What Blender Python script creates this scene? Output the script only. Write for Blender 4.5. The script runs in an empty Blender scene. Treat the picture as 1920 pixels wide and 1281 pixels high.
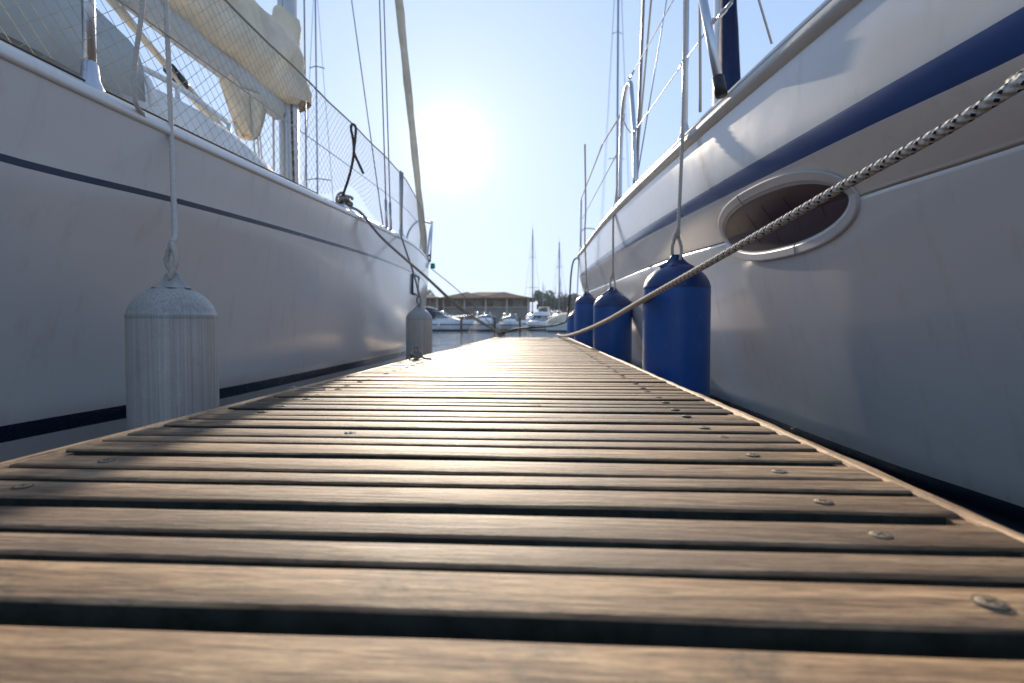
import bpy, bmesh, math, random
from mathutils import Vector, Matrix
random.seed(7)
scene = bpy.context.scene
col = bpy.data.collections.new('marina'); scene.collection.children.link(col)
sin, cos, pi = math.sin, math.cos, math.pi

# ---------------------------------------------------------------- camera
FPX, CX, CY = 960.0, 960.0, 640.5
EYE = Vector((0, 0, .47))
YAW = math.atan(55/FPX); PITCH = -math.atan(29.5/FPX)
cam_d = bpy.data.cameras.new('camera'); cam = bpy.data.objects.new('camera', cam_d)
scene.collection.objects.link(cam); scene.camera = cam
cam_d.sensor_width = 36; cam_d.lens = 18; cam_d.clip_start = .02; cam_d.clip_end = 3000
cam.location = EYE; cam.rotation_euler = (pi/2+PITCH, 0, YAW)
cam_d.dof.use_dof = True; cam_d.dof.focus_distance = 1.25; cam_d.dof.aperture_fstop = 4.0
cam_d.dof.aperture_blades = 7
_F = Vector((-sin(YAW)*cos(PITCH), cos(YAW)*cos(PITCH), sin(PITCH)))
_R = Vector((cos(YAW), sin(YAW), 0)); _U = _R.cross(_F)
def at(px, py, Y):
    r = _F + _R*((px-CX)/FPX) - _U*((py-CY)/FPX)
    return EYE + r*(Y/r.y)

# ---------------------------------------------------------------- tags
def tag(o, label=None, cat=None, group=None, kind=None):
    if label: o['label'] = label
    if cat: o['category'] = cat
    if group: o['group'] = group
    if kind: o['kind'] = kind
    return o
def thing(name, label, cat, loc=(0, 0, 0), rz=0, group=None):
    o = bpy.data.objects.new(name, None); col.objects.link(o)
    o.location = loc; o.rotation_euler = (0, 0, rz); o.empty_display_size = .2
    return tag(o, label, cat, group)
def copy_tree(o, parent=None):
    c = o.copy(); col.objects.link(c); c.parent = parent
    for ch in [x for x in bpy.data.objects if x.parent == o]: copy_tree(ch, c)
    return c

# ---------------------------------------------------------------- mesh builder
class MB:
    def __init__(s): s.v = []; s.f = []; s.m = []; s.uv = {}; s.flat = set()
    def add(s, vs, fs, mi=0, uvs=None, flat=False):
        n = len(s.v); s.v += [tuple(v) for v in vs]
        for k, f in enumerate(fs):
            if uvs: s.uv[len(s.f)] = uvs[k]
            if flat: s.flat.add(len(s.f))
            s.f.append([n+i for i in f]); s.m.append(mi)
    def box(s, c, d, mi=0, rz=0, bev=0):
        x, y, z = d[0]/2, d[1]/2, d[2]/2
        cr, sr = cos(rz), sin(rz)
        vs = []
        for (a, b, e) in ((-1,-1,-1),(1,-1,-1),(1,1,-1),(-1,1,-1),(-1,-1,1),(1,-1,1),(1,1,1),(-1,1,1)):
            X, Y = a*x, b*y
            vs.append((c[0]+X*cr-Y*sr, c[1]+X*sr+Y*cr, c[2]+e*z))
        s.add(vs, [(0,3,2,1),(4,5,6,7),(0,1,5,4),(1,2,6,5),(2,3,7,6),(3,0,4,7)], mi, flat=True)
        return s
    def tube(s, pts, r, n=8, mi=0, cap=True, shape=None, uvlen=False):
        pts = [Vector(p) for p in pts]
        rr = r if isinstance(r, (list, tuple)) else [r]*len(pts)
        vs = []; T0 = None; N = None; L = 0; Ls = []
        for i, p in enumerate(pts):
            if i: L += (p-pts[i-1]).length
            Ls.append(L)
            t = (pts[min(i+1, len(pts)-1)]-pts[max(i-1, 0)])
            if t.length < 1e-9: t = T0 or Vector((0, 0, 1))
            t = t.normalized()
            if N is None:
                a = Vector((0, 0, 1)) if abs(t.z) < .9 else Vector((0, 1, 0))
                N = (a - t*a.dot(t)).normalized()
            else:
                N = (N - t*N.dot(t)).normalized()
            T0 = t; B = t.cross(N)
            for k in range(n):
                a = 2*pi*k/n
                q = rr[i]*(shape(a, L) if shape else 1)
                vs.append(p + N*cos(a)*q + B*sin(a)*q)
        fs = []; uvs = []
        for i in range(len(pts)-1):
            for k in range(n):
                k2 = (k+1) % n
                fs.append((i*n+k, i*n+k2, (i+1)*n+k2, (i+1)*n+k))
                if uvlen: uvs.append(((k/n, Ls[i]), ((k+1)/n, Ls[i]), ((k+1)/n, Ls[i+1]), (k/n, Ls[i+1])))
        if cap:
            fs.append(tuple(range(n-1, -1, -1))); fs.append(tuple((len(pts)-1)*n+k for k in range(n)))
            if uvlen:
                uvs.append(tuple((0, 0) for _ in range(n))); uvs.append(tuple((0, 0) for _ in range(n)))
        s.add(vs, fs, mi, uvs if uvlen else None); return s
    def lathe(s, prof, c=(0, 0, 0), n=32, mi=0, sx=1, sy=1, mod=None):
        vs = []; m = len(prof)
        for (r, z) in prof:
            for k in range(n):
                a = 2*pi*k/n; q = r*(mod(a, z) if mod else 1)
                vs.append((c[0]+q*cos(a)*sx, c[1]+q*sin(a)*sy, c[2]+z))
        fs = [(i*n+k, i*n+(k+1) % n, (i+1)*n+(k+1) % n, (i+1)*n+k) for i in range(m-1) for k in range(n)]
        s.add(vs, fs, mi); return s
    def grid(s, rows, mi=0, mif=None, flip=False, close=False):
        n = len(rows[0]); vs = [v for r in rows for v in r]; nn = n if close else n-1
        for i in range(len(rows)-1):
            pass
        fs = []; ms = []
        for i in range(len(rows)-1):
            for k in range(nn):
                q = (i*n+k, i*n+(k+1) % n, (i+1)*n+(k+1) % n, (i+1)*n+k)
                fs.append(q[::-1] if flip else q); ms.append(mif(i, k) if mif else mi)
        b = len(s.v); s.v += [tuple(v) for v in vs]
        for f, m_ in zip(fs, ms): s.f.append([b+i for i in f]); s.m.append(m_)
        return s
    def build(s, name, mats, parent=None, smooth=True, sub=0, weld=False, autos=None):
        me = bpy.data.meshes.new(name); me.from_pydata(s.v, [], s.f)
        mats = mats if isinstance(mats, (list, tuple)) else [mats]
        for m_ in mats: me.materials.append(m_)
        for i, p in enumerate(me.polygons):
            p.material_index = s.m[i]; p.use_smooth = smooth and i not in s.flat
        if s.uv:
            u = me.uv_layers.new(name='UVMap')
            for i, p in enumerate(me.polygons):
                if i in s.uv:
                    for li, c in zip(p.loop_indices, s.uv[i]): u.data[li].uv = c
        if weld:
            bm = bmesh.new(); bm.from_mesh(me); bmesh.ops.remove_doubles(bm, verts=bm.verts, dist=1e-5)
            bmesh.ops.recalc_face_normals(bm, faces=bm.faces); bm.to_mesh(me); bm.free()
        me.update()
        o = bpy.data.objects.new(name, me); col.objects.link(o)
        if parent:
            o.parent = parent
        if autos:
            md = o.modifiers.new('bevel', 'BEVEL'); md.width = autos; md.segments = 2; md.limit_method = 'ANGLE'
        if sub:
            md = o.modifiers.new('sub', 'SUBSURF'); md.levels = sub; md.render_levels = sub
        return o

def cat_rom(pts, n=8):
    P = [Vector(p) for p in pts]; out = []
    P = [P[0]*2-P[1]] + P + [P[-1]*2-P[-2]]
    for i in range(1, len(P)-2):
        for k in range(n):
            t = k/n; a, b, c, d = P[i-1], P[i], P[i+1], P[i+2]
            out.append(.5*((2*b)+(c-a)*t+(2*a-5*b+4*c-d)*t*t+(3*b-a-3*c+d)*t*t*t))
    out.append(P[-2]); return out
def resample(pts, step):
    out = [pts[0]]; acc = 0
    for a, b in zip(pts, pts[1:]):
        L = (b-a).length
        if L < 1e-9: continue
        d = step-acc
        while d <= L: out.append(a+(b-a)*(d/L)); d += step
        acc = (acc+L) % step if True else 0
    out.append(pts[-1]); return out
def interp(tab, y):
    """monotone-ish cubic interpolation of rows (Y, a, b, ...) at Y=y"""
    n = len(tab)
    if y <= tab[0][0]: i = 0
    elif y >= tab[-1][0]: i = n-2
    else:
        i = max(k for k in range(n-1) if tab[k][0] <= y)
    x0, x1 = tab[i][0], tab[i+1][0]; t = max(0, min(1, (y-x0)/(x1-x0))); res = []
    for c in range(1, len(tab[0])):
        def sl(k):
            if k <= 0: return (tab[1][c]-tab[0][c])/(tab[1][0]-tab[0][0])
            if k >= n-1: return (tab[-1][c]-tab[-2][c])/(tab[-1][0]-tab[-2][0])
            return (tab[k+1][c]-tab[k-1][c])/(tab[k+1][0]-tab[k-1][0])
        m0, m1 = sl(i)*(x1-x0), sl(i+1)*(x1-x0); a, b = tab[i][c], tab[i+1][c]
        t2, t3 = t*t, t*t*t
        res.append((2*t3-3*t2+1)*a+(t3-2*t2+t)*m0+(-2*t3+3*t2)*b+(t3-t2)*m1)
    return res

# ---------------------------------------------------------------- materials
class NT:
    def __init__(s, name):
        s.m = bpy.data.materials.new(name); s.m.use_nodes = True; s.t = s.m.node_tree
        s.b = s.t.nodes['Principled BSDF']
    def n(s, typ, **kw):
        nd = s.t.nodes.new(typ)
        for k, v in kw.items():
            if k in nd.inputs.keys() if isinstance(k, str) else False: nd.inputs[k].default_value = v
            else: setattr(nd, k, v)
        return nd
    def l(s, a, b): s.t.links.new(a, b)
    def coord(s, kind='Object', scale=(1, 1, 1)):
        c = s.n('ShaderNodeTexCoord'); m = s.n('ShaderNodeMapping'); m.inputs['Scale'].default_value = scale
        s.l(c.outputs[kind], m.inputs[0]); return m.outputs[0]
    def noise(s, vec, scale, detail=4, rough=.55, dist=0):
        n = s.n('ShaderNodeTexNoise'); n.inputs['Scale'].default_value = scale; n.inputs['Detail'].default_value = detail
        n.inputs['Roughness'].default_value = rough; n.inputs['Distortion'].default_value = dist
        s.l(vec, n.inputs['Vector']); return n.outputs['Fac']
    def ramp(s, fac, stops):
        r = s.n('ShaderNodeValToRGB'); el = r.color_ramp.elements
        while len(el) < len(stops): el.new(.5)
        for e, (p, c) in zip(el, stops):
            e.position = p; e.color = (*c, 1) if len(c) == 3 else c
        s.l(fac, r.inputs[0]); return r.outputs[0]
    def mix(s, fac, a, b, mode='MIX'):
        m = s.n('ShaderNodeMix'); m.data_type = 'RGBA'; m.blend_type = mode
        for sock, v in ((m.inputs[0], fac), (m.inputs[6], a), (m.inputs[7], b)):
            if hasattr(v, 'is_output'): s.l(v, sock)
            elif isinstance(v, (int, float)): sock.default_value = v
            else: sock.default_value = (*v, 1) if len(v) == 3 else v
        return m.outputs[2]
    def math(s, op, a, b=None, clamp=False):
        m = s.n('ShaderNodeMath'); m.operation = op; m.use_clamp = clamp
        for i, v in enumerate((a, b)):
            if v is None: continue
            if hasattr(v, 'is_output'): s.l(v, m.inputs[i])
            else: m.inputs[i].default_value = v
        return m.outputs[0]
    def bump(s, h, dist, strength=1):
        b = s.n('ShaderNodeBump'); b.inputs['Distance'].default_value = dist; b.inputs['Strength'].default_value = strength
        s.l(h, b.inputs['Height']); s.l(b.outputs[0], s.b.inputs['Normal']); return b
    def set(s, **kw):
        for k, v in kw.items():
            k = k.replace('_', ' ')
            sock = s.b.inputs[k]
            if hasattr(v, 'is_output'): s.l(v, sock)
            elif isinstance(v, (tuple, list)) and len(v) == 3: sock.default_value = (*v, 1)
            else: sock.default_value = v
        return s
def plain(name, c, rough=.5, metal=0, var=.12, vscale=6, bump=0, bscale=60, spec=.5, coat=0):
    t = NT(name); v = t.coord()
    n = t.noise(v, vscale, 5)
    d = tuple(x*(1-var) for x in c); e = tuple(min(1, x*(1+var)) for x in c)
    t.set(Base_Color=t.ramp(n, [(.3, d), (.7, e)]), Roughness=t.math('ADD', t.math('MULTIPLY', n, .15), rough-.07), Metallic=metal)
    t.b.inputs['Specular IOR Level'].default_value = spec
    t.b.inputs['Coat Weight'].default_value = coat; t.b.inputs['Coat Roughness'].default_value = .08
    if bump: t.bump(t.noise(v, bscale, 4), bump)
    return t.m

def gelcoat(name, c, rough=.16, wav=.0006):
    t = NT(name); v = t.coord()
    n = t.noise(v, 1.3, 4); st = t.noise(t.coord(scale=(6, 6, 1)), 3, 6, .6)
    base = t.mix(t.math('MULTIPLY', t.math('GREATER_THAN', 0, 1), 0), c, c)
    c2 = tuple(x*.90 for x in c)
    colr = t.ramp(n, [(.3, c2), (.7, c)])
    streak = t.ramp(st, [(.56, (1, 1, 1)), (.74, (.90, .885, .85))])
    colr = t.mix(1.0, colr, streak, 'MULTIPLY')
    spk = t.noise(t.coord(), 55, 2); sp = t.ramp(spk, [(.75, (1, 1, 1)), (.82, (.7, .68, .62))])
    colr = t.mix(.6, colr, sp, 'MULTIPLY')
    t.set(Base_Color=colr, Roughness=t.math('ADD', t.math('MULTIPLY', t.noise(v, 5, 6, .7), .16), rough-.05))
    t.b.inputs['Coat Weight'].default_value = .22; t.b.inputs['Coat Roughness'].default_value = .10
    t.bump(t.noise(v, 2.2, 2), wav*4, .4)
    return t.m

M = {}
M['gel'] = gelcoat('white_gelcoat', (.78, .755, .715))
M['gel2'] = gelcoat('cream_gelcoat', (.74, .73, .71), .15)
M['gelblue'] = gelcoat('blue_gelcoat', (.010, .060, .24), .18)
M['pin'] = gelcoat('slate_blue_line', (.03, .065, .12), .2)
M['boot'] = gelcoat('navy_boot_top', (.008, .018, .045), .25)
M['deck'] = plain('white_deck', (.72, .71, .68), .5, bump=.0006, bscale=300)
M['rub'] = plain('grey_rub_rail', (.56, .55, .52), .4, bump=.0005)
M['steel'] = plain('stainless_steel', (.60, .61, .64), .32, 1, .05)
M['alu'] = plain('anodised_aluminium', (.55, .53, .50), .38, 1, .08)
M['canvas'] = plain('beige_canvas', (.74, .63, .47), .85, 0, .22, 3, .022, 9, .2)
M['canvas_grey'] = plain('grey_canvas', (.42, .45, .45), .8, 0, .1, 4, .004, 14, .2)
M['navy_canvas'] = plain('navy_canvas', (.012, .025, .075), .8, 0, .2, 5, .004, 20, .2)
M['boom'] = plain('grey_boom_paint', (.50, .50, .47), .45, 0, .06)
M['glass'] = plain('dark_tinted_acrylic', (.012, .011, .014), .06, 0, .2, spec=.6)
M['purple'] = plain('maroon_tinted_acrylic', (.050, .020, .034), .3, 0, .2, spec=.25)
M['blackrope'] = plain('black_rope', (.018, .018, .02), .8, bump=.002, bscale=150)
M['black'] = plain('black_plastic', (.02, .02, .022), .45)
M['teal'] = plain('green_lamp_lens', (.0, .30, .28), .15)
M['wire'] = plain('rigging_wire', (.30, .32, .36), .35, .8)
M['netcord'] = plain('cream_net_cord', (.50, .45, .36), .8, 0, .15, 30)
M['white'] = plain('white_paint', (.78, .78, .77), .3)
M['brass'] = plain('weathered_screw_steel', (.30, .23, .155), .65, .15, .3, 80, .0006, 300)

def vinyl(name, c, dirty=0, rough=.3):
    t = NT(name); v = t.coord(); n = t.noise(v, 9, 5)
    d = tuple(x*.82 for x in c)
    cc = t.ramp(n, [(.3, d), (.7, c)])
    if dirty:
        st = t.noise(t.coord(scale=(150, 150, 1.2)), 1, 4, .6)
        cc = t.mix(dirty, cc, t.ramp(st, [(.38, (.42, .40, .37)), (.58, (1, 1, 1))]), 'MULTIPLY')
        sp = t.noise(v, 420, 3); cc = t.mix(dirty*.8, cc, t.ramp(sp, [(.38, (.45, .43, .40)), (.52, (1, 1, 1))]), 'MULTIPLY')
    sc = t.noise(t.coord(scale=(1, 1, .35)), 26, 8, .75, .5); lite = tuple(min(.75, x*1.3+.10) for x in c)
    cc = t.mix(t.ramp(sc, [(.58, (0, 0, 0)), (.72, (.45, .45, .45))]), cc, lite)
    t.set(Base_Color=cc, Roughness=t.math('ADD', t.math('MULTIPLY', t.noise(v, 22, 5), .3), rough-.12))
    t.bump(t.noise(v, 35, 4), .0012, .6)
    return t.m
M['fblue'] = vinyl('blue_vinyl', (.009, .10, .38), 0, .36)
M['fnavy'] = vinyl('navy_vinyl', (.008, .042, .17), 0, .36)
M['fwhite'] = vinyl('dirty_white_vinyl', (.66, .63, .58), .42, .42)
M['fwhite2'] = vinyl('grey_white_vinyl', (.52, .52, .49), .4, .4)

def rope_mat(name, c, dark, k=1.0):
    t = NT(name)
    u = t.n('ShaderNodeTexCoord'); sp = t.n('ShaderNodeSeparateXYZ'); t.l(u.outputs['UV'], sp.inputs[0])
    U, V = sp.outputs[0], sp.outputs[1]
    n = t.noise(t.coord(), 220, 3)
    base = t.ramp(n, [(.3, tuple(x*.7 for x in c)), (.7, c)])
    t.set(Roughness=.85); t.b.inputs['Specular IOR Level'].default_value = .25
    if dark:
        Us = t.math('MULTIPLY', U, 8.0); Vs = t.math('MULTIPLY', V, 1/(.0085*k))
        a = t.math('ADD', Us, Vs); b = t.math('SUBTRACT', Us, Vs)
        fa = t.math('FRACT', t.math('MULTIPLY', a, .5)); fb = t.math('FRACT', t.math('MULTIPLY', b, .25))
        m = t.math('MULTIPLY', t.math('LESS_THAN', t.math('FRACT', t.math('MULTIPLY', a, .25)), .30), t.math('LESS_THAN', t.math('FRACT', t.math('MULTIPLY', b, .5)), .48))
        cc = t.mix(m, base, (.015, .018, .03))
        h = t.math('ADD', t.math('SINE', t.math('MULTIPLY', a, pi)), t.math('SINE', t.math('MULTIPLY', b, pi)))
        t.set(Base_Color=cc); t.bump(h, .0012*k, .9)
    else:
        t.set(Base_Color=base); t.bump(n, .0008)
    return t.m
M['braid'] = rope_mat('flecked_braid_rope', (.74, .69, .60), True)
M['laid'] = rope_mat('cream_rope', (.66, .61, .55), False)
M['grrope'] = rope_mat('grey_braid_rope', (.36, .33, .29), False)
M['brown'] = rope_mat('brown_rope', (.10, .075, .06), False)

def wood(name, along='x', tint=(1, 1, 1)):
    t = NT(name)
    g = t.n('ShaderNodeNewGeometry'); isl = g.outputs['Random Per Island']
    tc = t.n('ShaderNodeTexCoord')
    off = t.n('ShaderNodeCombineXYZ'); t.l(t.math('MULTIPLY', isl, 57.0), off.inputs[0]); t.l(t.math('MULTIPLY', isl, 31.0), off.inputs[2])
    ad = t.n('ShaderNodeVectorMath'); ad.operation = 'ADD'; t.l(tc.outputs['Object'], ad.inputs[0]); t.l(off.outputs[0], ad.inputs[1])
    def mp(sc):
        m = t.n('ShaderNodeMapping'); m.inputs['Scale'].default_value = sc if along == 'x' else (sc[1], sc[0], sc[2]); t.l(ad.outputs[0], m.inputs[0]); return m.outputs[0]
    g1 = t.noise(mp((26, 280, 280)), 1, 6, .75, .4)      # fine fibres
    g2 = t.noise(mp((4, 60, 60)), 1, 6, .65, 1.0)        # grain bands
    g3 = t.noise(mp((4, 6, 6)), 1, 4, .6)               # blotches
    big = t.noise(tc.outputs['Object'], .8, 3)
    c = t.ramp(g2, [(.32, (.165, .098, .054)), (.5, (.35, .225, .128)), (.67, (.56, .405, .25))])
    c = t.mix(.75, c, t.ramp(g1, [(.36, (.22, .19, .17)), (.52, (1, 1, 1)), (.75, (1.35, 1.3, 1.2))]), 'MULTIPLY')
    c = t.mix(.55, c, t.ramp(g3, [(.32, (.36, .34, .32)), (.60, (1.12, 1.1, 1.06))]), 'MULTIPLY')
    grey = t.mix(.35, c, (.27, .25, .22)); c = t.mix(t.ramp(g3, [(.45, (0, 0, 0)), (.8, (.8, .8, .8))]), c, grey)
    c = t.mix(1, c, t.ramp(isl, [(0, (.58, .57, .58)), (.35, (.95, .92, .88)), (.7, (1.0, .94, .84)), (1, (1.30, 1.22, 1.10))]), 'MULTIPLY')
    # a few damp, gritty boards
    sep = t.n('ShaderNodeSeparateXYZ'); t.l(tc.outputs['Object'], sep.inputs[0])
    st = t.noise(tc.outputs['Object'], 4.5, 5, .7, .6); fine = t.noise(tc.outputs['Object'], 90, 4, .7)
    stain = t.math('MULTIPLY', t.ramp(st, [(.55, (0, 0, 0)), (.68, (1, 1, 1))]), t.ramp(fine, [(.40, (1, 1, 1)), (.62, (.25, .25, .25))]))
    c = t.mix(t.math('MULTIPLY', stain, .75), c, (.075, .066, .046))
    ck = t.noise(mp((2.2, 170, 170)), 1, 3, .5, .3)
    c = t.mix(t.ramp(ck, [(.66, (0, 0, 0)), (.70, (.85, .85, .85))]), c, (.05, .034, .022))
    kn = t.n('ShaderNodeTexVoronoi'); kn.inputs['Scale'].default_value = 1.0; t.l(mp((3.2, 11, 1)), kn.inputs['Vector'])
    c = t.mix(t.ramp(kn.outputs['Distance'], [(.05, (.9, .9, .9)), (.10, (0, 0, 0))]), c, (.10, .055, .03))
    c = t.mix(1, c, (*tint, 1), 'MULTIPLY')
    t.set(Base_Color=c, Roughness=t.math('ADD', t.math('MULTIPLY', g3, .25), .48)); t.b.inputs['Specular IOR Level'].default_value = .45
    h = t.math('ADD', t.math('MULTIPLY', g1, .6), t.math('MULTIPLY', g2, .9))
    t.bump(h, .0030, 1)
    return t.m
M['wood'] = wood('weathered_decking_wood')
M['wooddark'] = wood('damp_gritty_wood', tint=(.36, .37, .36))
M['woodedge'] = wood('sunlit_pale_edge_board', 'y', (2.0, 1.95, 1.85))  # lighter board wood; sunlit edge highlight also put into the tint
M['beam'] = plain('dark_underdeck_beam', (.06, .05, .04), .9, bump=.002)  # even dark brown for beams and float

# ---------------------------------------------------------------- water and ground
def water_mat():
    t = NT('harbour_water'); v = t.coord(scale=(1, 1, 1))
    t.set(Base_Color=(.012, .03, .042), Roughness=.03); t.b.inputs['IOR'].default_value = 1.333
    h = t.math('ADD', t.math('MULTIPLY', t.noise(t.coord(scale=(.9, 1.6, 1)), 1.3, 4, .5, .5), .7), t.math('MULTIPLY', t.noise(v, 7, 3), .12))
    t.bump(h, .05, .8)
    return t.m
w = MB(); w.add([(-1500, -200, 0), (1500, -200, 0), (1500, 2500, 0), (-1500, 2500, 0)], [(0, 1, 2, 3)])
tag(w.build('water', water_mat(), smooth=False), kind='structure')
g = MB()
g.add([(-400, 88, .9), (400, 88, .9), (400, 1800, .9), (-400, 1800, .9), (-400, 88, -1), (400, 88, -1)], [(0, 1, 2, 3), (4, 5, 1, 0)])
tag(g.build('ground', plain('quay_ground', (.22, .21, .19), .9, bump=.02, bscale=3), smooth=False), kind='structure')

# ---------------------------------------------------------------- dock
LX, RX, ZD = -.785, .465, .27
Y_END = 9.08
PER = .2137
dock = thing('wooden_pontoon', 'long slatted wooden pontoon running between the two moored sailboats', 'pontoon', (0, 0, 0))
deck = MB(); rnd = random.Random(3)
NX = 64
def slat(y0, y1, mi, x0, x1):
    zj = rnd.uniform(-.0012, .0010); tilt = rnd.uniform(-.0012, .0012); ph = [rnd.uniform(0, 6) for _ in range(4)]
    nx = NX if y0 < 1.6 else 16
    e = .0028
    prof = [(y0, -.030), (y0, -e), (y0+e*.35, -e*.35), (y0+e*1.3, 0), ((y0+y1)/2, .0003), (y1-e*1.3, 0), (y1-e*.35, -e*.35), (y1, -e), (y1, -.030)]
    rows = []
    for i in range(nx+1):
        x = x0+(x1-x0)*i/nx
        w0 = .0012*sin(x*3.1+ph[0])+.0006*sin(x*11+ph[1])+.0004*sin(x*29+ph[3])
        w1 = .0012*sin(x*2.7+ph[2])+.0006*sin(x*13+ph[3])+.0004*sin(x*33+ph[0])
        zz = ZD+zj+tilt*(x+.16)+.0005*sin(x*5+ph[1])
        row = []
        for k, (yy, dz) in enumerate(prof):
            f = k/(len(prof)-1)
            row.append((x, yy+(w0*(1-f)+w1*f), zz+dz))
        rows.append(row)
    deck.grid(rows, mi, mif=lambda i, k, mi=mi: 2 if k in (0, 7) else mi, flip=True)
    for row, fl in ((rows[0], 0), (rows[-1], 1)):
        deck.add(row, [tuple(range(len(row)))[::(1 if fl else -1)]], mi)
k0 = -8
screws = []
npan = int((Y_END-(.552+k0*PER))/PER)
for k in range(k0, k0+npan):
    y = .548 + k*PER + .0145 + rnd.uniform(-.002, .002)
    dark = 1 if k in (3,) else (1 if k in (21,) else 0)
    g1, g2 = .0130+rnd.uniform(-.003, .002), .0130+rnd.uniform(-.003, .002)
    a = y; b = a+.0590; c = b+g1; d = c+.041; e = d+g2; f = .548+(k+1)*PER-.0135+rnd.uniform(-.003, .003)
    if k > 5 and rnd.random() < .55: f += .007
    for (p, q) in ((a, b), (c, d), (e, f)): slat(p, q, dark, LX+.021, RX-.021)
    screws += [((a+b)/2, dark), ((e+f)/2, dark)]
deck.build('decking', [M['wood'], M['wooddark'], plain('gap_shade_and_algae_sides', (.030, .036, .030), .9, 0, .4, 30, .002, 90, .15)], dock)  # third material: gap shade painted onto plank sides, with greenish algae
end_y = .548+(k0+npan)*PER-.01; start_y = .548+k0*PER
def board(x0, x1, z0, z1, name, mat, wob=.0015):
    b = MB(); r = random.Random(int(x0*1000)); rows = []; n = 260
    ph = [r.uniform(0, 6) for _ in range(3)]
    for i in range(n+1):
        y = start_y+(end_y-start_y)*i/n
        w0 = wob*(sin(y*4+ph[0])+.5*sin(y*17+ph[1])+.5*sin(y*41+ph[2])); e = .005
        rows.append([(x0+w0*.3, y, z0), (x0+w0*.3, y, z1-e*.6), (x0+e+w0*.3, y, z1), (x1-e*1.4+w0, y, z1+w0*.4), (x1+w0, y, z1-e*1.2), (x1+w0, y, z0)])
    b.grid(rows, 0, flip=False)
    b.add(rows[0], [(0, 1, 2, 3, 4, 5)]); b.add(rows[-1], [(5, 4, 3, 2, 1, 0)])
    return b.build(name, mat, dock, weld=True)
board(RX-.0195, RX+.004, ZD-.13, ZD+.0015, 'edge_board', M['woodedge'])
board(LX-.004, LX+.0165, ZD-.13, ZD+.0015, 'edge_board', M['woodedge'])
for x in (LX+.0205, RX-.0355):
    b = MB(); b.box((x+.0075, (start_y+end_y)/2, ZD-.019), (.015, end_y-start_y, .030)); b.build('spacer_batten', M['wood'], dock, smooth=False)
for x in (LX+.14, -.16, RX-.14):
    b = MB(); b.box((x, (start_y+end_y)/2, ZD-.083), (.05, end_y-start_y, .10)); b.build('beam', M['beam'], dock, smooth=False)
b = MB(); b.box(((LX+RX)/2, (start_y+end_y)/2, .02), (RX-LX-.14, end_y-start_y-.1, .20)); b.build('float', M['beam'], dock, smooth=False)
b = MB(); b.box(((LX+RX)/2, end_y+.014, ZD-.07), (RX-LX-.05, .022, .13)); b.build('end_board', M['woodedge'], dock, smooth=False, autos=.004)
dp = MB(); rd = random.Random(12)
for (x, y) in ((-.355, .93), (-.02, 1.28), (.12, 1.95), (-.47, 1.62)):
    for k in range(7):
        cx_, cy_ = x+rd.gauss(0, .006), y+rd.gauss(0, .003); r_ = rd.uniform(.0015, .0045)
        dp.lathe([(r_, 0), (r_*.7, .0009), (.0001, .0011)], (cx_, cy_, ZD+.0012), 8)
tag(dp.build('dried_dropping', plain('dried_chalky_spots', (.6, .58, .52), .9), dock), kind='stuff')
# screws: domed slotted heads, countersink shadow and slots painted dark brown
def screw_mesh(mb, x, y, a):
    z = ZD+.0011; r = .0092
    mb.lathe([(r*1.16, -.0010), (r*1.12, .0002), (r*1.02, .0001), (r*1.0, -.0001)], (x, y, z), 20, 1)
    n = 20; prof = [(r, -.0006), (r*.93, .0002), (r*.7, .0006), (r*.35, .0008), (.0001, .0009)]
    mb.lathe(prof, (x, y, z), n, 0)
    for aa in (a, a+pi/2):
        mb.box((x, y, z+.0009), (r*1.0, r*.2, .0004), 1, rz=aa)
sm = sorted([(y, x, d) for (y, d) in screws for x in (-.642, .322) if y > .25])
rest = MB(); rr = random.Random(5)
M['csink'] = plain('countersink_shade', (.09, .065, .045), .8)
for i, (y, x, d) in enumerate(sm):
    xx, yy, aa = x+rr.uniform(-.004, .004), y+rr.uniform(-.003, .003), rr.uniform(0, 3)
    if i < 98:
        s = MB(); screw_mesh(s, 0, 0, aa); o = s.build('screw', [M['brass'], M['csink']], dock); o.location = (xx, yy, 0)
    else: screw_mesh(rest, xx, yy, aa)
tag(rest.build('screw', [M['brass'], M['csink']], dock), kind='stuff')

# ---------------------------------------------------------------- hulls
def hull_builder(levels, matof, Y0, ends, nst=90, ysub=6):
    """levels: list of tables (Y,X,z); returns function P(s, v) and level count"""
    def P(s, i):
        Y = Y0+(ends[i]-Y0)*s
        X, z = interp(levels[i], Y)
        return Vector((X, Y, z))
    return P

def spl(vals, t):
    n = len(vals); i = min(int(t), n-2); f = t-i
    a = vals[max(i-1, 0)]; b = vals[i]; c = vals[i+1]; d = vals[min(i+2, n-1)]
    if i == 0: a = b*2-c
    if i+2 > n-1: d = c*2-b
    # chordal parametrisation would be nicer; levels are spaced so that this stays smooth
    return b.lerp(c, f)

# ---- left sailboat
SL = {}
EYE_SCALE = 1.28                                   # left boat and gear scaled about the camera: bigger, farther off than first drawn
def T(p): return EYE+(Vector(p)-EYE)*EYE_SCALE
def scale_about_eye(o):
    for ch in [o]+list(o.children_recursive):
        if ch.type == 'MESH': ch.data.transform(Matrix.Translation(EYE*(1-EYE_SCALE)) @ Matrix.Scale(EYE_SCALE, 4))
def scale_thing_about_eye(t):
    t.location = T(t.location)
    for ch in t.children_recursive: ch.data.transform(Matrix.Scale(EYE_SCALE, 4))

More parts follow.
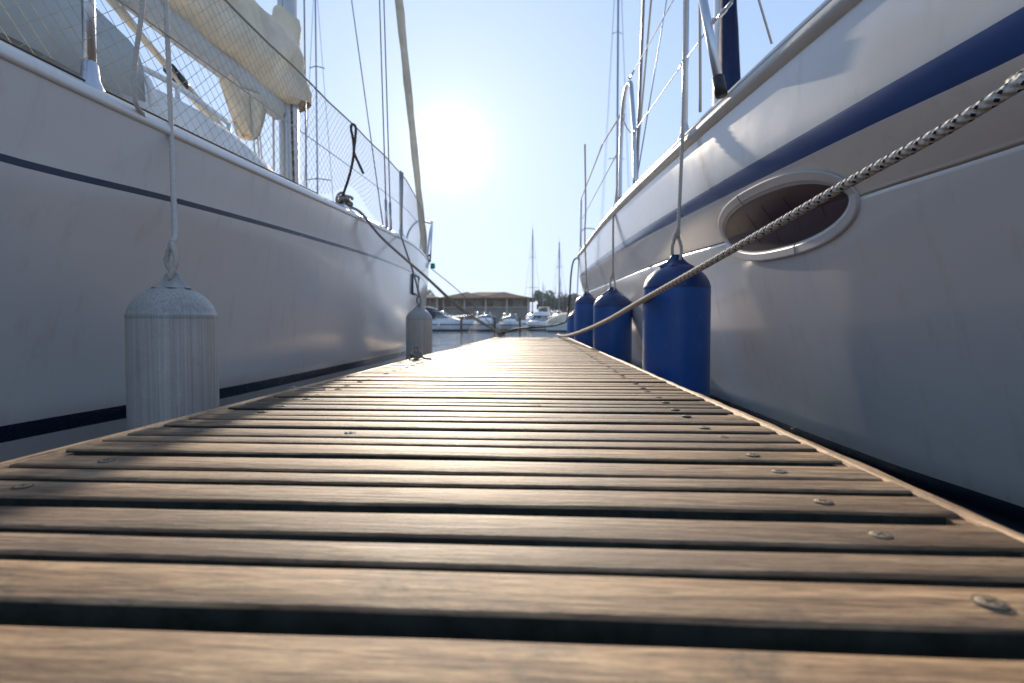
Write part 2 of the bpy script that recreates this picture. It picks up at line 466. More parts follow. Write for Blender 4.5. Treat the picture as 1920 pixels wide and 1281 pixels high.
STX, STY = -1.40, 6.35; SLP = .15
def cl_left(Y): return STX-SLP*(STY-Y)
T_keel = [(-2.5, -1.7, -.30), (0, -1.62, -.32), (2, -1.5, -.34), (4, -1.42, -.33), (5, -1.45, -.3), (5.95, -1.46, -.26)]
T_wl = [(-2.5, -1.40, 0), (0, -1.36, 0), (1.1, -1.34, 0), (1.8, -1.27, 0), (3, -1.22, 0), (4.2, -1.22, 0), (5.3, -1.29, 0), (6.05, -1.44, 0)]
T_bb = [(-2.5, -1.33, .19), (0, -1.28, .193), (1.09, -1.257, .197), (1.755, -1.184, .200), (2.98, -1.148, .208), (4.17, -1.150, .214), (5.3, -1.25, .222), (6.10, -1.432, .23)]
T_bt = [(-2.5, -1.30, .233), (0, -1.26, .237), (1.09, -1.235, .240), (1.755, -1.159, .243), (2.98, -1.133, .250), (4.17, -1.137, .259), (5.3, -1.24, .268), (6.12, -1.430, .275)]
T_m1 = [(-2.5, -1.28, .50), (0, -1.205, .50), (1.3, -1.160, .51), (2.2, -1.115, .53), (3.5, -1.125, .55), (4.9, -1.205, .57), (6.17, -1.420, .58)]
T_sb = [(-2.5, -1.22, .785), (0, -1.11, .79), (.97, -1.08, .798), (1.43, -1.058, .824), (2.2, -1.065, .864), (3.5, -1.10, .918), (4.86, -1.20, .951), (5.6, -1.30, .955), (6.27, -1.405, .945)]
T_st = [(y, x+.0015, z+.016) for y, x, z in T_sb]
T_toe = [(-2.5, -1.20, .97), (-.5, -1.08, .98), (.94, -1.037, .99), (1.4, -1.022, 1.0), (2.0, -1.03, 1.032), (2.7, -1.047, 1.075), (3.6, -1.075, 1.125), (4.4, -1.12, 1.172), (5.5, -1.255, 1.215), (6.35, -1.40, 1.24)]
Ls = [T_keel, T_wl, T_bb, T_bt, T_m1, T_sb, T_st, T_toe]
Es = [5.95, 6.05, 6.10, 6.12, 6.17, 6.27, 6.27, 6.35]
def stationL(s, side=1):
    pts = []
    for T, e in zip(Ls, Es):
        Y = -2.5+(e+2.5)*s; X, z = interp(T, Y); pts.append(Vector((X, Y, z)))
    out = []; mats = []
    # smooth between boot top and stripe
    seq = [(0, 1, 3, 0), (1, 2, 3, 0), (2, 3, 1, 1), (3, 4, 6, 0), (4, 5, 6, 0), (5, 6, 1, 2), (6, 7, 4, 0)]
    for (i, j, n, m) in seq:
        for k in range(n):
            f = k/n; a = pts[max(i-1, 0)]; b, c = pts[i], pts[j]; d = pts[min(j+1, 7)]
            p = b.lerp(c, f)
            if n > 1 and (i, j) in ((3, 4), (4, 5)):
                # parabola through boot top, mid and stripe
                z0, z1, z2 = pts[3].z, pts[4].z, pts[5].z; x0, x1, x2 = pts[3].x, pts[4].x, pts[5].x; zz = p.z
                p.x = x0*(zz-z1)*(zz-z2)/((z0-z1)*(z0-z2))+x1*(zz-z0)*(zz-z2)/((z1-z0)*(z1-z2))+x2*(zz-z0)*(zz-z1)/((z2-z0)*(z2-z1))
            out.append(p); mats.append(m)
    out.append(pts[7])
    if side < 0:
        for p in out: p.x = 2*cl_left(p.y)-p.x
    return out, mats
boatL = thing('sailboat', 'white sailboat on the left with thin dark stripe, netted rails and furled beige sail cover', 'sailboat', (0, 0, 0))
hb = MB(); NS = 110
for side in (1, -1):
    rows = []; ms = None
    for i in range(NS+1):
        s = (i/NS); s = 1-(1-s)**1.25
        r, ms = stationL(s, side); rows.append(r)
    hb.grid(rows, 0, mif=lambda i, k, ms=ms: ms[k], flip=(side > 0))
# transom
r1, _ = stationL(0, 1); r2, _ = stationL(0, -1)
hb.add(r1+r2[::-1], [tuple(range(len(r1)*2))])
hb.build('hull', [M['gel'], M['boot'], M['pin']], boatL)
def toeL(Y):
    X, z = interp(T_toe, Y); return Vector((X, Y, z))
# gunwale moulding
def gunwale(name, toe, cl, Y0, Y1, prof, mat, parent, n=120, side_in=-1):
    gm = MB()
    for side in (1, -1):
        rows = []
        for i in range(n+1):
            Y = Y0+(Y1-Y0)*i/n; p = toe(Y); half = abs(cl(Y)-p.x); row = []
            for (dx, dz) in prof:
                q = Vector((p.x+side_in*min(dx, half) if dx > 0 else p.x+side_in*dx, Y, p.z+dz))
                if side < 0: q.x = 2*cl(Y)-q.x
                row.append(q)
            rows.append(row)
        gm.grid(rows, 0, flip=(side*side_in > 0))
    return gm.build(name, mat, parent)
gunwale('toe_rail', toeL, cl_left, -2.5, 6.36, [(0, -.006), (-.006, -.003), (-.007, .006), (-.001, .022), (.012, .034), (.026, .037), (.034, .030), (.036, .012)], M['gel'], boatL)
dk = MB(); rows = []
for i in range(61):
    Y = -2.5+8.85*i/60; p = toeL(Y); c = cl_left(Y); row = []
    for k in range(13):
        f = k/12; x = (p.x-.03)*(1-f)+(2*c-p.x+.03)*f if abs(c-p.x) > .04 else c
        row.append((x, Y, p.z+.018+.05*(1-(2*f-1)**2)*min(1, abs(c-p.x))))
    rows.append(row)
dk.grid(rows, 0, flip=False); dk.build('deck', M['deck'], boatL)
# coachroof
def crh(Y): return interp([(-.9, .38), (2.1, .38), (2.5, .31), (2.9, .14), (3.5, .02), (4.0, .01)], Y)[0]
cr = MB(); rows = []
for i in range(40):
    f = i/39; Y = -.9+4.9*f; c = cl_left(Y); hw = .56 if f < .75 else .56-.36*((f-.75)/.25)**1.5
    hw = min(hw, abs(c-toeL(Y).x)-.34)
    base = toeL(Y).z+.03; top = base+crh(Y)
    h = top-base; row = []
    for (a, b) in ((1, 0), (.97, .5), (.93, .85), (.86, .97), (.6, 1.06), (0, 1.12), (-.6, 1.06), (-.86, .97), (-.93, .85), (-.97, .5), (-1, 0)):
        row.append((c+a*hw, Y, base+b*h))
    rows.append(row)
cr.grid(rows, 0); cr.add(rows[0], [tuple(range(11))]); cr.build('coachroof', M['deck'], boatL)
for (ya, yb) in ((.55, 1.45),):
    wnd = MB(); rows = []
    for i in range(15):
        f = i/14; Y = ya+(yb-ya)*f; fc = (Y+.9)/4.9; c = cl_left(Y); hw = min(.56, abs(c-toeL(Y).x)-.34); base = toeL(Y).z+.03; h = crh(Y)
        e = min(1, (1-(2*f-1)**4)+.05)
        rows.append([(c+(.985-.06*(q-.25))*hw+.004, Y, base+(.5+(q-.5)*e)*h) for q in (.3, .5, .72)])
    wnd.grid(rows, 0); wnd.build('window', M['glass'], boatL)
# grab rail on the coachroof
gr = MB(); gp = [Vector((cl_left(Y)+.42, Y, toeL(Y).z+.03+crh(Y)+.075)) for Y in (1.6, 1.9, 2.2, 2.5)]
gr.tube(cat_rom(gp, 4), .013, 8)
for p in gp: gr.tube([p, p-Vector((0, 0, .07))], .010, 6)
gr.build('grab_rail', M['white'], boatL)
# sprayhood
sh = MB(); rows = []
for i in range(14):
    f = i/13; Y = .1+1.75*f; c = cl_left(Y)
    zt = 2.02-.05*(2*f-.6)**2 if f < .55 else 2.0-(f-.55)**1.25*1.05
    zb = 1.30; hw = .60; row = []
    for k in range(17):
        a = pi*k/16; ex = .55
        row.append((c+hw*(abs(cos(a))**ex)*(1 if cos(a) >= 0 else -1), Y, zb+(zt-zb)*(sin(a)**ex if sin(a) > 0 else 0)+.008*sin(f*19)))
    rows.append(row)
sh.grid(rows, 0); sp = sh.build('sprayhood', M['canvas_grey'], boatL)
so = sp.modifiers.new('s', 'SOLIDIFY'); so.thickness = .006
hoop = MB()
for Y, zt in ((.12, 2.02), (1.0, 2.02), (1.87, 1.46)):
    hoop = MB(); c = cl_left(Y); hoop.tube([Vector((c+.612*(abs(cos(a))**.55)*(1 if cos(a) >= 0 else -1), Y, 1.30+(zt-1.29)*(abs(sin(a))**.55))) for a in [pi*k/20 for k in range(21)]], .013, 8)
    hoop.build('sprayhood_hoop', M['white' if Y > 1.5 else 'steel'], sp)
# mast, boom, vang, cover
MX, MY = -1.81, 3.62
def mast_obj(x, y, z0, z1, parent, w=.060, d=.085, mat='alu', name='mast'):
    m = MB(); m.lathe([(1, z0), (1, z1), (.8, z1+.02), (.0001, z1+.02)], (x, y, 0), 24, sx=w, sy=d)
    m.box((x, y-d-.004, (z0+z1)/2), (.018, .012, z1-z0)); return m.build(name, M[mat], parent)
mast = mast_obj(MX, MY, 1.40, 11, boatL)
BZ = 1.98
def boomp(f): return Vector((MX-.02-.12*f, MY-.12-3.3*f, BZ+.03*f))
bm_ = MB(); rows = []
for i in range(12):
    p = boomp(i/11); rows.append([p+Vector((.055*cos(a), 0, .085*sin(a)*(1 if sin(a) > 0 else 1))) for a in [2*pi*k/20 for k in range(20)]])
bm_.grid(rows, 0, close=True); bm_.add(rows[0], [tuple(range(20))]); bm_.add(rows[-1], [tuple(range(20))])
bm_.tube([boomp(0)+Vector((0, .14, 0)), boomp(0)], .03, 8)
boom = bm_.build('boom', M['boom'], boatL)
cv = MB(); rows = []; rnd = random.Random(9)
N_ = 46; K_ = 30
for i in range(N_+1):
    f = i/N_; p = boomp(f); p.y += .10*(1-f)
    H = .33*(1-f)**1.1+.25; W = .155-.03*f
    row = []
    for k in range(K_):
        a = 2*pi*k/K_ - pi/2
        x = W*cos(a)*(1+.25*max(0, -sin(a))); zz = (sin(a)*.5+.5)
        wr = .020*sin(zz*9+f*23+sin(f*9)*2)*(1-abs(sin(a))*.3)+.012*sin(f*61+zz*7)
        row.append((p.x+(x*(1.0-.45*zz)+wr*(1 if cos(a) > 0 else -1)*abs(cos(a))), p.y+.02*sin(k), p.z+.03+zz*H+.014*sin(f*37+k)))
    rows.append(row)
cv.grid(rows, 0, close=True, flip=True); cv.add(rows[0], [tuple(range(K_))]); cv.add(rows[-1], [tuple(range(K_))])
cover = cv.build('sail_cover', M['canvas'], boatL)
# collar of the cover wrapped round the mast
co = MB(); rows = []
for i in range(12):
    f = i/11; z = BZ+.08+.60*f; r = .15-.075*f+.012*sin(f*15)
    rows.append([(MX+r*cos(a)*(1+.06*sin(3*a+f*7)), MY-.02+r*1.25*sin(a), z+.02*sin(2*a+f*5)) for a in [2*pi*k/22 for k in range(22)]])
co.grid(rows, 0, close=True); co.build('mast_collar', M['canvas'], cover)
# drooping pouch and lazy-jack lines under the boom
pc = MB(); rows = []
pb = boomp(.10)
for i in range(10):
    f = i/9; hw = .20*(1-f)**.6+.03
    rows.append([(pb.x+.05*cos(a)+.02*sin(5*a), pb.y-.05+hw*sin(a)+.03*f, BZ-.06-.27*f+.012*sin(a*4)) for a in [2*pi*k/18 for k in range(18)]])
pc.grid(rows, 0, close=True, flip=True); pc.add(rows[-1], [tuple(range(18))]); pc.build('canvas_pouch', M['canvas'], cover)
vg = MB(); va, vb = Vector((MX-.03, MY-.34, 1.46)), boomp(.42)-Vector((0, 0, .08))
vm = va.lerp(vb, .62); vg.tube([va, vm], .026, 12); vg.build('boom_vang', M['canvas'], boatL)
v2 = MB(); v2.tube([vm, vb], .017, 10); v2.tube([va+Vector((.035, 0, -.02)), vm+Vector((.03, 0, -.05)), vb+Vector((.02, .1, -.03))], .008, 6); v2.build('boom_vang', M['canvas'], boatL)
v3 = MB(); v3.tube([vm.lerp(vb, -.12), vm.lerp(vb, .12)], .031, 12); v3.build('vang_clamp', M['black'], boatL)
def hang(a, b, sag, r, mat, parent, name='line', n=10, sides=6):
    m = MB(); a = Vector(a); b = Vector(b)
    m.tube([a.lerp(b, k/n)-Vector((0, 0, sag*4*(k/n)*(1-k/n))) for k in range(n+1)], r, sides); return m.build(name, M[mat], parent)
for (f0, dx) in ((.09, .02), (.12, .05), (.06, -.02)):
    q = boomp(f0)+Vector((dx, 0, -.1)); hang(q, q+Vector((0, .08, -.65)), 0, .005, 'laid', boatL, 'halyard_tail')
hang((MX+.08, MY-.12, 2.0), (MX+.08, MY-.10, 1.45), -.0, .008, 'brown', boatL, 'halyard_tail')
hang((MX+.11, MY+.03, 10.5), (MX+.10, MY+.05, 1.45), 0, .006, 'wire', boatL, 'halyard')
for i, t_ in enumerate((.10, -.02)):
    hang((MX-.05+.06*i, MY-.12, 2.0), (MX-.02+.06*i, MY-.18, 1.5), .0, .007, 'laid', boatL, 'halyard_tail')
# standing rigging
sprL = MB()
for s_ in (1, -1): sprL.tube([(MX, MY, 6.2), (MX+s_*.68, MY-.22, 6.3)], [.03, .018], 8)
sprL.build('spreader', M['alu'], boatL)
def wire(a, b, r, parent, name='shroud', mat='wire', n=2):
    m = MB(); m.tube([Vector(a), Vector(b)], r, 6); return m.build(name, M[mat], parent)
chain = [at(731, 434, 3.66), at(722, 427, 3.56), at(714, 420, 3.48)]
chain = [Vector((-1.085, c.y, interp(T_toe, c.y)[1]+.03)) for c in chain]
wire(chain[0], (MX+.68, MY-.22, 6.3), .0045, boatL); wire(chain[1], (MX+.66, MY-.26, 6.3), .0045, boatL)
wire(chain[2], (MX+.02, MY, 6.1), .0040, boatL)
wire((MX+.68, MY-.22, 6.3), (MX, MY, 10.9), .004, boatL)
for c in chain[:2]: wire(c, c+Vector((-.005, 0, .20)), .010, boatL, 'turnbuckle', 'steel')
# furled jib on the forestay
fj = MB(); fa, fb = Vector((-1.405, 6.18, 1.28)), Vector((MX, MY+.06, 10.7)); pts = [fa.lerp(fb, k/60) for k in range(61)]
fj.tube(pts, [.034+.010*sin(pi*min(1, k/50)) for k in range(61)], 12, shape=lambda a, L: 1+.10*sin(a*2+L*9)+.05*sin(a-L*23))
fj.build('furled_jib', M['canvas'], boatL)
dr = MB(); dr.lathe([(.02, 0), (.06, .0), (.06, .012), (.035, .016), (.035, .06), (.06, .064), (.06, .075), (.02, .075)], (-1.405, 6.2, 1.26), 16); dr.build('furling_drum', M['black'], boatL)
# stanchions, lifelines, netting
def life(Y):
    p = toeL(Y); h = interp([(-2.5, .56), (1, .56), (2.5, .55), (4, .555), (5.2, .53), (6.3, .50)], Y)[0]
    return Vector((p.x-.045, Y, p.z+h))
def stanchion(x, y, z0, z1, parent, r=.0125, lean=(0, 0), side='steel', cone=True):
    m = MB(); a, b = Vector((x, y, z0)), Vector((x+lean[0], y+lean[1], z1))
    m.tube([a, b], r, 14); m.tube([b, b+Vector((0, 0, .012))], [r*1.0, r*.4], 14)
    if cone:
        m.lathe([(r*2.3, 0), (r*2.1, .02), (r*1.5, .04), (r*1.25, .075), (r*1.0, .08)], (x, y, z0-.01), 16)
    return m.build('stanchion', M['steel'], parent)
for Y in (-.9, 1.17, 4.12):
    p = toeL(Y); stanchion(p.x-.038, Y, p.z+.03, life(Y).z, boatL, .0135 if Y > 3 else .0130)
pp = toeL(4.45)
pu = MB()
pu.tube(cat_rom([Vector((-1.30, 5.80, 1.26)), Vector((-1.30, 5.95, 1.55)), Vector((-1.34, 6.28, 1.76)), Vector((-1.42, 6.50, 1.78)), Vector((-1.52, 6.28, 1.76)), Vector((-1.56, 5.95, 1.55)), Vector((-1.56, 5.80, 1.26))], 8), .0125, 10)
pu.tube([(-1.36, 6.22, 1.25), (-1.36, 6.36, 1.77)], .011, 10); pu.tube([(-1.49, 6.22, 1.25), (-1.49, 6.36, 1.77)], .011, 10)
pu.build('pulpit', M['steel'], boatL)
nl = MB(); nl.lathe([(.0001, -.03), (.028, -.03), (.03, -.01), (.03, .02), (.022, .035), (.0001, .035)], (-1.365, 6.40, 1.22), 16); nl.build('navigation_light', M['teal'], boatL)
ll = MB(); ys = [-2.4+.2*k for k in range(44)]
ll.tube([life(y)+Vector((0, 0, .004*sin(y*9))) for y in ys], .0042, 6, shape=lambda a, L: 1)
ll.build('lifeline', M['grrope'], boatL)
ll = MB(); ll.tube([toeL(y).lerp(life(y), .5)+Vector((.004, 0, 0)) for y in ys], .0025, 6); ll.build('lifeline', M['wire'], boatL)
ll = MB(); ll.tube([toeL(y)+Vector((-.03, 0, .045)) for y in ys if y < 2.6], .003, 6); ll.build('net_foot_line', M['brown'], boatL)
def netp(Y, t):
    p = toeL(Y)+Vector((-.036, 0, .04)); q = life(Y)
    up = .135*math.exp(-((Y-2.92)/.30)**2)+.02*math.exp(-((Y-3.7)/.5)**2)
    t2 = t
    base = p.lerp(q, min(.9, up/.5)); r = base.lerp(q, t2)
    r.x += .022*sin(t*pi)*(.6+.4*sin(Y*2.3)); return r
net = MB(); SPC = .046; SK = .56; Hn = 14
y = -2.4-SK
while y < 6.35:
    for sg in (1, -1):
        pts = []
        for k in range(Hn+1):
            t = k/Hn; Y = y+(SK*t if sg > 0 else SK*(1-t))
            if -2.3 < Y < 6.28: pts.append(netp(Y, t))
        if len(pts) > 1: net.tube(pts, .00085, 3, cap=False)
    y += SPC
# small knots where strands cross, near part only
nobj = net.build('safety_net', M['netcord'], boatL)
# mooring cleat on the left boat with a heap of rope
cp = toeL(2.83)+Vector((-.05, 0, .035))
cb = MB(); cb.box((cp.x, cp.y, cp.z+.012), (.035, .10, .018)); cb.tube([cp+Vector((0, -.02, .02)), cp+Vector((0, -.02, .05))], .008, 8); cb.tube([cp+Vector((0, .02, .02)), cp+Vector((0, .02, .05))], .008, 8)
cb.tube([cp+Vector((0, -.09, .058)), cp+Vector((0, -.03, .052)), cp+Vector((0, .03, .052)), cp+Vector((0, .09, .058))], [.007, .010, .010, .007], 8)
cb.build('cleat', M['steel'], boatL)

# ---- right sailboat
boatR = thing('sailboat', 'white sailboat on the right with broad blue stripe and oval hull window', 'sailboat', (0, 0, 0))
CR = 2.0
R_rail = [(-2.5, 1.06, 1.19), (-1, .99, 1.24), (0, .90, 1.285), (1.33, .765, 1.338), (2.33, .68, 1.372), (3.9, .638, 1.474), (5.1, .638, 1.562), (6.1, .652, 1.633), (8, .672, 1.73), (9.9, .708, 1.81), (10.9, .98, 1.835), (11.6, 1.42, 1.86), (12.1, 2.0, 1.875)]
R_join = [(y, x-.0, z-.075) for y, x, z in R_rail]
R_st = [(-2.5, 1.02, .965), (0, .868, .988), (.91, .80, 1.000), (1.33, .765, 1.014), (2.43, .702, 1.060), (4, .688, 1.156), (6.4, .686, 1.280), (8.2, .692, 1.355), (9.9, .730, 1.41), (10.9, 1.02, 1.44), (11.5, 1.44, 1.46), (12.0, 2.0, 1.47)]
R_sb = [(y, x+(.017 if y < 3 else .012), z-(.068 if y < 1 else .062 if y < 2 else .055)) for y, x, z in R_st]
R_kn = [(-2.5, 1.10, .79), (0, .965, .81), (1.02, .90, .82), (1.4, .86, .827), (2.3, .815, .848), (3.06, .80, .885), (5.3, .77, .945), (7, .775, 1.0), (9.9, .815, 1.08), (10.9, 1.10, 1.12), (11.4, 1.46, 1.13), (11.9, 2.0, 1.15)]
R_k2 = [(y, x+.002, z-.010) for y, x, z in R_kn]
R_mid = [(-2.5, 1.20, .45), (0, 1.075, .45), (1.2, .985, .45), (1.6, .935, .45), (3, .865, .47), (5, .83, .50), (7, .83, .52), (9.6, .865, .55), (10.8, 1.16, .57), (11.4, 1.5, .58), (11.75, 2.0, .6)]
R_bt = [(-2.5, 1.33, .055), (-1, 1.26, .055), (0, 1.20, .055), (1.24, 1.10, .055), (1.6, 1.04, .06), (3, .97, .075), (5, .93, .09), (7, .93, .10), (9.4, .97, .12), (10.6, 1.22, .13), (11.3, 1.6, .13), (11.6, 2.0, .14)]
R_kl = [(-2.5, 1.6, -.35), (0, 1.5, -.35), (3, 1.3, -.35), (7, 1.25, -.35), (9.2, 1.3, -.35), (10.4, 1.5, -.35), (11.1, 1.7, -.35), (11.4, 2.0, -.3)]
RL = [R_kl, R_bt, R_mid, R_k2, R_kn, R_sb, R_st, R_join]
RE = [t[-1][0] for t in RL]
def para(pts, p):
    z0, z1, z2 = pts[4].z, pts[6].z, pts[7].z; x0, x1, x2 = pts[4].x, pts[6].x, pts[7].x; z = p.z
    return Vector((x0*(z-z1)*(z-z2)/((z0-z1)*(z0-z2))+x1*(z-z0)*(z-z2)/((z1-z0)*(z1-z2))+x2*(z-z0)*(z-z1)/((z2-z0)*(z2-z1)), p.y, z))
def stationR(s, side=1):
    pts = []
    for T, e in zip(RL, RE):
        Y = -2.5+(e+2.5)*s; X, z = interp(T, Y); pts.append(Vector((min(X, CR), Y, z)))
    out = []; mats = []
    seq = [(0, 1, 4, 1), (1, 2, 6, 0), (2, 3, 6, 0), (3, 4, 1, 0), (4, 5, 6, 0), (5, 6, 2, 2), (6, 7, 6, 0)]
    for (i, j, n, m) in seq:
        for k in range(n):
            f = k/n; p = pts[i].lerp(pts[j], f)
            if (i, j) in ((4, 5), (5, 6), (6, 7)):
                if (i, j) == (4, 5) and k == 1: out.append(pts[4].lerp(pts[5], .04)); mats.append(0)
                p = p.lerp(para(pts, p), .3)
            if (i, j) in ((1, 2), (2, 3)):
                z0, z1, z2 = pts[1].z, pts[2].z, pts[3].z; x0, x1, x2 = pts[1].x, pts[2].x, pts[3].x; zz = p.z
                p.x = x0*(zz-z1)*(zz-z2)/((z0-z1)*(z0-z2))+x1*(zz-z0)*(zz-z2)/((z1-z0)*(z1-z2))+x2*(zz-z0)*(zz-z1)/((z2-z0)*(z2-z1))
            out.append(p); mats.append(m)
        if (i, j) == (2, 3):
            out.append(pts[2].lerp(pts[3], .97)); mats.append(0); out[-1].x = (pts[3].x+(out[-2].x-pts[3].x)*.03*6)
            out.append(pts[3].copy()); mats.append(0)
            for (dz, dx) in ((.0010, .0035), (.0040, .0035)):
                out.append(Vector((pts[3].x+dx, pts[3].y, pts[3].z+dz))); mats.append(0)
    out.append(pts[7])
    if side < 0:
        for p in out: p.x = 2*CR-p.x
    return out, mats
hb = MB(); NS = 150; rowsR = None
for side in (1, -1):
    rows = []
    for i in range(NS+1):
        s = i/NS; r, ms = stationR(s, side); rows.append(r)
    if side == 1: rowsR = rows
    hb.grid(rows, 0, mif=lambda i, k, ms=ms: ms[k], flip=(side < 0))
r1, _ = stationR(0, 1); r2, _ = stationR(0, -1); hb.add(r1+r2[::-1], [tuple(range(len(r1)*2))])
hb.build('hull', [M['gel2'], M['boot'], M['gelblue']], boatR)
def surfR(Y, z):
    # hull X at (Y, z)
    lo = 0
    ps = []
    for T, e in zip(RL, RE):
        X, zz = interp(T, Y); ps.append((zz, X))
    z0, z1, z2 = ps[1][0], ps[2][0], ps[3][0]; x0, x1, x2 = ps[1][1], ps[2][1], ps[3][1]
    if z < z2: return x0*(z-z1)*(z-z2)/((z0-z1)*(z0-z2))+x1*(z-z0)*(z-z2)/((z1-z0)*(z1-z2))+x2*(z-z0)*(z-z1)/((z2-z0)*(z2-z1))
    if z > ps[4][0]:
        (z0, x0), (z1, x1), (z2, x2) = ps[4], ps[6], ps[7]
        return x0*(z-z1)*(z-z2)/((z0-z1)*(z0-z2))+x1*(z-z0)*(z-z2)/((z1-z0)*(z1-z2))+x2*(z-z0)*(z-z1)/((z2-z0)*(z2-z1))
    for (za, xa), (zb, xb) in zip(ps[3:], ps[4:]):
        if z <= zb: return xa+(xb-xa)*(z-za)/(zb-za)
    return ps[-1][1]
def railR(Y):
    X, z = interp(R_join, Y); return Vector((X, Y, z))
gunwale('rub_rail', railR, lambda Y: CR, -2.5, 12.1, [(0, -.012), (-.010, -.006), (-.022, .006), (-.026, .020), (-.022, .034), (-.008, .044), (-.004, .046), (-.004, .050)], M['rub'], boatR, 170, side_in=1)
gunwale('toe_rail', railR, lambda Y: CR, -2.5, 12.1, [(-.004, .048), (-.009, .050), (-.009, .060), (0, .072), (.018, .078), (.034, .076), (.040, .060)], M['gel2'], boatR, 170, side_in=1)
dk = MB(); rows = []
for i in range(81):
    Y = -2.5+14.55*i/80; p = railR(Y); row = []
    for k in range(11):
        f = k/10; x = (p.x+.03)*(1-f)+(2*CR-p.x-.03)*f if CR-p.x > .04 else CR
        row.append((x, Y, p.z+.072+.06*(1-(2*f-1)**2)))
    rows.append(row)
dk.grid(rows, 0, flip=True); dk.build('deck', M['deck'], boatR)
cr = MB(); rows = []
for i in range(40):
    f = i/39; Y = -.5+8.3*f; hw = .95-.25*f if f < .8 else .75*max(.02, 1-((f-.8)/.2)**2); base = railR(Y).z+.09; h = (.36-.14*f) if f < .8 else (.248)*max(.05, 1-((f-.8)/.2)**1.5)
    rows.append([(CR+a*hw, Y, base+b*h) for (a, b) in ((-1, 0), (-.96, .5), (-.9, .9), (-.6, 1.04), (0, 1.1), (.6, 1.04), (.9, .9), (.96, .5), (1, 0))])
cr.grid(rows, 0, flip=True); cr.build('coachroof', M['deck'], boatR)
# oval window in the hull
WC = (1.885, .838); HA, HB = .435, .126
def wpt(a, k, off):
    ca, sa = cos(a), sin(a); n = 2.35
    r = (abs(ca)**n+abs(sa)**n)**(-1/n)
    Y = WC[0]+(HA-(1-k)*0)*r*ca; zz = r*sa*HB
    # inset k is an absolute distance
    d = math.hypot(ca/HA, sa/HB); nx, nz = (ca/HA)/d, (sa/HB)/d
    Y -= nx*k; zz -= nz*k
    z = WC[1]+zz+(Y-WC[0])*.028
    X = surfR(Y, z)
    return Vector((X-off, Y, z))
N = 220; angs = [2*pi*k/N for k in range(N)]
win = MB()
prof = [(-.003, .0005), (-.001, .008), (.0005, .0085), (.003, .0095), (.026, .0085), (.028, .0075), (.030, .006), (.038, .0040)]
win.grid([[wpt(a, k, o) for a in angs] for (k, o) in prof], 0, close=True, flip=True)
fr = win.build('window_frame', gelcoat('pale_grey_frame', (.62, .61, .60), .35), boatR, smooth=False)
gs = MB(); gs.grid([[wpt(a, k, o) for a in angs] for (k, o) in ((.037, .006), (.043, .0065))], 0, close=True, flip=True); gs.build('gasket', M['black'], fr)
gl = MB(); ctr = [Vector((surfR(WC[0]+x_, WC[1])-.006, WC[0]+x_, WC[1]+x_*.028)) for x_ in [.4*cos(a) for a in angs]]
rws = []
for q in (0, .25, .5, .75, 1):
    rws.append([])
    for i_, a in enumerate(angs):
        e_ = wpt(a, .042, .006); m_ = ctr[i_].copy(); z_ = e_.z+(m_.z-e_.z)*q; y_ = e_.y+(m_.y-e_.y)*q
        rws[-1].append(Vector((surfR(y_, z_)-.006, y_, z_)))
gl.grid(rws, 0, close=True, flip=True); gl.build('window_pane', M['purple'], fr)
for yy in (-.28, -.14, .0, .13, .26):
    bl = MB(); rws = [[], []]
    for k in range(9):
        zz = WC[1]+(-.075+.15*k/8)*(1-.5*abs(yy)/.3)+yy*.028
        for j, dy in enumerate((-.0015, .0015)): rws[j].append((surfR(WC[0]+yy+dy, zz)-.0068, WC[0]+yy+dy+(zz-WC[1])*.12, zz))
    bl.grid(rws, 0, flip=True); bl.build('blind_seam', M['glass'], fr)
fs = MB()
for (yy, sgn) in ((WC[0]-.10, -1), (WC[0]+.12, 1)):
    a0 = min(angs, key=lambda a: abs(wpt(a, .01, 0).y-yy)+(0 if sin(a)*sgn > 0 else 9))
    fs.tube([wpt(a0, k, o+.0006) for k, o in prof[1:]], .0011, 5)
fs.build('frame_joint', M['black'], fr)
# rigging of the right boat
mast_obj(2.02, 6.05, 1.95, 14, boatR, .065, .09, 'white')
cvr = MB(); rows = []
for i in range(10):
    f = i/9; z = 5.2-2.3*f; w_ = .06+.035*f; dd = .12+.16*f+.10*f*f
    rows.append([(2.03+w_*cos(a), 5.93-dd*.5+dd*.5*sin(a)+.02*sin(5*a+f*9), z) for a in [2*pi*k/16 for k in range(16)]])
cvr.grid(rows, 0, close=True, flip=True); cvr.add(rows[-1], [tuple(range(16))]); cvr.build('sail_cover', M['navy_canvas'], boatR)
bb = MB(); bb.tube([(2.06, 5.95, 2.72), (2.1, 1.6, 2.35)], .07, 12); bb.build('boom', M['alu'], boatR)
def onrail(Y, dx=.02): p = railR(Y); return Vector((p.x+dx, Y, p.z+.075))
# gate stanchion, leaning
def gstanch(a, b, r):
    m = MB(); m.tube([a, b], r, 14); o = m.build('stanchion', M['steel'], boatR)
    f = MB(); d = (b-a).normalized(); f.tube([a-d*.02, a+d*.055], r*1.35, 14); f.build('stanchion_socket', M['black'], o)
    return o
gstanch(at(1351, 170, 1.98), at(1300, -95, 2.13), .0165)
s2 = onrail(2.56); stanchion(s2.x+.004, 2.56, s2.z-.01, 2.17, boatR, .0145)
s3 = onrail(9.1); stanchion(s3.x, 9.1, s3.z, 2.70, boatR, .016)
ar = MB(); a1 = onrail(3.70); a2 = onrail(4.35)
ar.tube(cat_rom([a1, a1+Vector((0, .06, .4)), Vector((a1.x, 3.86, 2.16)), Vector((a1.x, 3.93, 2.285)), Vector((a1.x-.01, 4.05, 2.31)), Vector((a2.x, 4.20, 2.27)), Vector((a2.x, 4.29, 2.1)), a2+Vector((0, 0, .3)), a2], 6), .016, 12)
ar.build('gate_hoop', M['steel'], boatR)
topA = Vector((a1.x, 3.95, 2.31))
